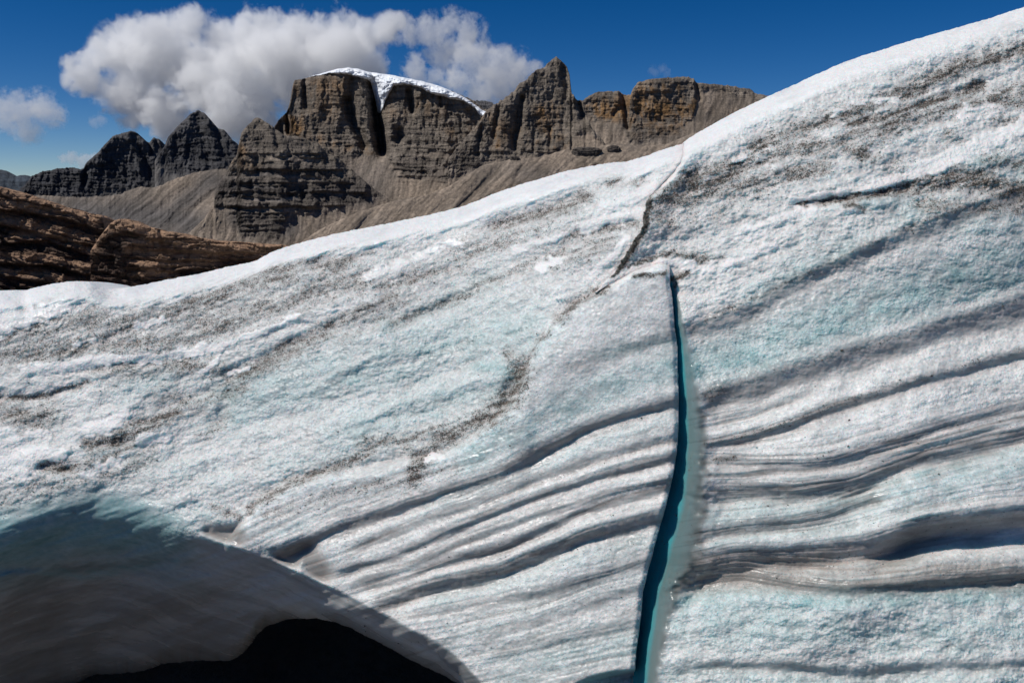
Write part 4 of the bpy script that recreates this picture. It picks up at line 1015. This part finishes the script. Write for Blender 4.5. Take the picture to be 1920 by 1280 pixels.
o = outcrop([(-500, 300), (-200, 330), (0, 350), (30, 358), (60, 368), (90, 377), (115, 388), (140, 392), (165, 400), (188, 403), (194, 412), (196, 430), (188, 437), (205, 470), (225, 500), (235, 530), (250, 560)], 640, 26,
            [([(-300, 375), (0, 390), (60, 398), (120, 408), (200, 432)], 16, 14), ([(-300, 395), (0, 420), (80, 436), (190, 462)], 14, 12), ([(0, 455), (90, 450), (150, 470), (220, 500)], 12, 14), ([(-200, 470), (0, 490), (100, 495), (230, 530)], 14, 16), ([(-200, 500), (0, 515), (200, 545)], 10, 14)],
            600, .22, [([(190, 440), (215, 500), (235, 545)], 6, 10)])
tag(o, 'dark brown layered rock outcrop at the left edge, sloping down to the ice', 'rock outcrop')
o = outcrop([(170, 470), (186, 445), (196, 432), (206, 420), (216, 412), (225, 410), (245, 412), (262, 420), (290, 428), (310, 433), (345, 438), (375, 446), (410, 451), (440, 452), (480, 456), (520, 458), (560, 462), (620, 468), (700, 490)], 640, 22,
            [([(195, 440), (240, 436), (300, 448), (340, 460)], 10, 12), ([(230, 460), (320, 466), (400, 472), (520, 468)], 11, 9), ([(220, 478), (330, 486), (450, 484), (520, 480)], 9, 9), ([(230, 500), (330, 506), (420, 500)], 8, 9), ([(240, 522), (340, 520)], 8, 9)],
            630, .10, [([(300, 430), (306, 470)], 4, 5)])
tag(o, 'orange brown layered rock outcrop just behind the ice crest, second from the left', 'rock outcrop')

# ================================================================== CLOUDS
def cloud(name, blobs, D0, dens, nscale, label, thr=0.5, soft=1.0, thick=1.0):
    """blobs: (px, py, r) ; a lumpy body filled with noise-shaped vapour"""
    m = D0 / F
    pts = []
    rnd = random.Random(5)
    for (px, py, r) in blobs:
        p = CAM + ray(np.float64(px), np.float64(py)) * (D0 + rnd.uniform(-.5, .5) * r * m)
        pts.append((p, r * m * 1.22))
    me = bpy.data.meshes.new(name)
    import bmesh
    bm = bmesh.new()
    base = np.mean([p for p, r in pts], 0)
    for p, r in pts:
        g = bmesh.ops.create_icosphere(bm, subdivisions=3, radius=r * 1.22)
        bmesh.ops.scale(bm, vec=(1, thick, 1), verts=g['verts'])
        bmesh.ops.translate(bm, vec=Vector(p - base), verts=g['verts'])
    bm.to_mesh(me); bm.free()
    o = bpy.data.objects.new(name, me); C.objects.link(o); o.location = base
    rm = o.modifiers.new('union', 'REMESH'); rm.mode = 'VOXEL'; rm.voxel_size = max(8.0, min(r for _, r in pts) * .28)
    T = NT('cloud_vapour')
    co = T.n('ShaderNodeTexCoord').outputs['Object']
    acc = None
    for p, r in pts:
        q = p - base
        d = T.n('ShaderNodeVectorMath', {0: co, 1: tuple(q)}, operation='SUBTRACT').outputs[0]
        d = T.n('ShaderNodeVectorMath', {0: d, 1: (1 / r, 1 / (r * thick), 1 / r)}, operation='MULTIPLY').outputs[0]
        l = T.n('ShaderNodeVectorMath', {0: d}, operation='LENGTH').outputs['Value']
        v = T.math('SUBTRACT', 1.0, l)
        if acc is None: acc = v
        else:
            mx = T.n('ShaderNodeMath', {0: acc, 1: v, 2: 0.22}, operation='SMOOTH_MAX'); acc = mx.outputs[0]
    n = T.noise(co, nscale * 1.35, 5, 0.6, 0.3)
    n2 = T.noise(co, nscale * 5.5, 6, 0.7, 0.8)
    x = T.math('ADD', acc, T.math('ADD', T.math('MULTIPLY', T.math('SUBTRACT', n, 0.52), 2.8), T.math('MULTIPLY', T.math('SUBTRACT', n2, 0.5), 1.4)))
    den = T.ramp(x, 0.0, 0.45 * soft, 0.0, dens * 1.3)
    edge = T.ramp(acc, -0.20, 0.0)
    den = T.math('MULTIPLY', den, edge)
    pv = T.n('ShaderNodeVolumePrincipled', {'Density': den, 'Color': (0.998, 0.998, 0.998, 1), 'Anisotropy': 0.25})
    T.t.links.new(pv.outputs[0], T.out.inputs['Volume'])
    T.m.cycles.volume_sampling = 'MULTIPLE_IMPORTANCE' if hasattr(T.m.cycles, 'volume_sampling') else 'DISTANCE'
    me.materials.append(T.m)
    tag(o, label, 'cloud')
    return o
BIG = [(160, 130, 34), (225, 105, 48), (300, 115, 70), (245, 175, 56), (320, 205, 50), (235, 58, 26), (290, 66, 36), (355, 56, 38), (410, 70, 40), (380, 140, 80), (470, 70, 50), (450, 170, 74), (540, 60, 46), (540, 130, 74), (470, 225, 42),
       (620, 65, 46), (640, 120, 60), (690, 75, 34), (420, 240, 30), (505, 240, 36), (350, 235, 26), (450, 235, 36), (735, 42, 20), (715, 58, 26), (150, 150, 26), (690, 120, 34)]
cloud('cloud', BIG, 7200, 0.009, 0.0022, 'large grey and white cloud bank above the dark peaks and massif', thick=.9)
cloud('cloud', [(725, 58, 22), (765, 56, 28), (805, 58, 32), (850, 45, 26), (880, 70, 34), (835, 95, 34), (880, 115, 32), (925, 145, 50), (968, 140, 40), (905, 180, 44), (950, 175, 40), (860, 150, 30), (780, 132, 26), (815, 148, 22)], 7000, 0.0055, 0.0052,
      'smaller white cloud between the snow capped massif and the sharp peak', thick=.8)
cloud('cloud', [(35, 208, 34), (80, 205, 32), (50, 245, 26), (102, 218, 20), (12, 215, 30)], 7000, 0.0035, 0.0075, 'small torn cloud alone at the left edge of the sky')
cloud('cloud', [(1226, 134, 10), (1242, 129, 9), (1250, 138, 8)], 6500, 0.0018, 0.016, 'tiny wisp of cloud above the flat topped mountain')
cloud('cloud', [(120, 297, 9), (136, 296, 12), (158, 303, 14), (178, 300, 12), (190, 292, 10)], 9000, 0.005, 0.012, 'low small cloud on the horizon behind the craggy peak')
cloud('cloud', [(176, 228, 11), (188, 226, 11)], 7500, 0.0022, 0.012, 'faint wisps of cloud left of the large cloud bank')
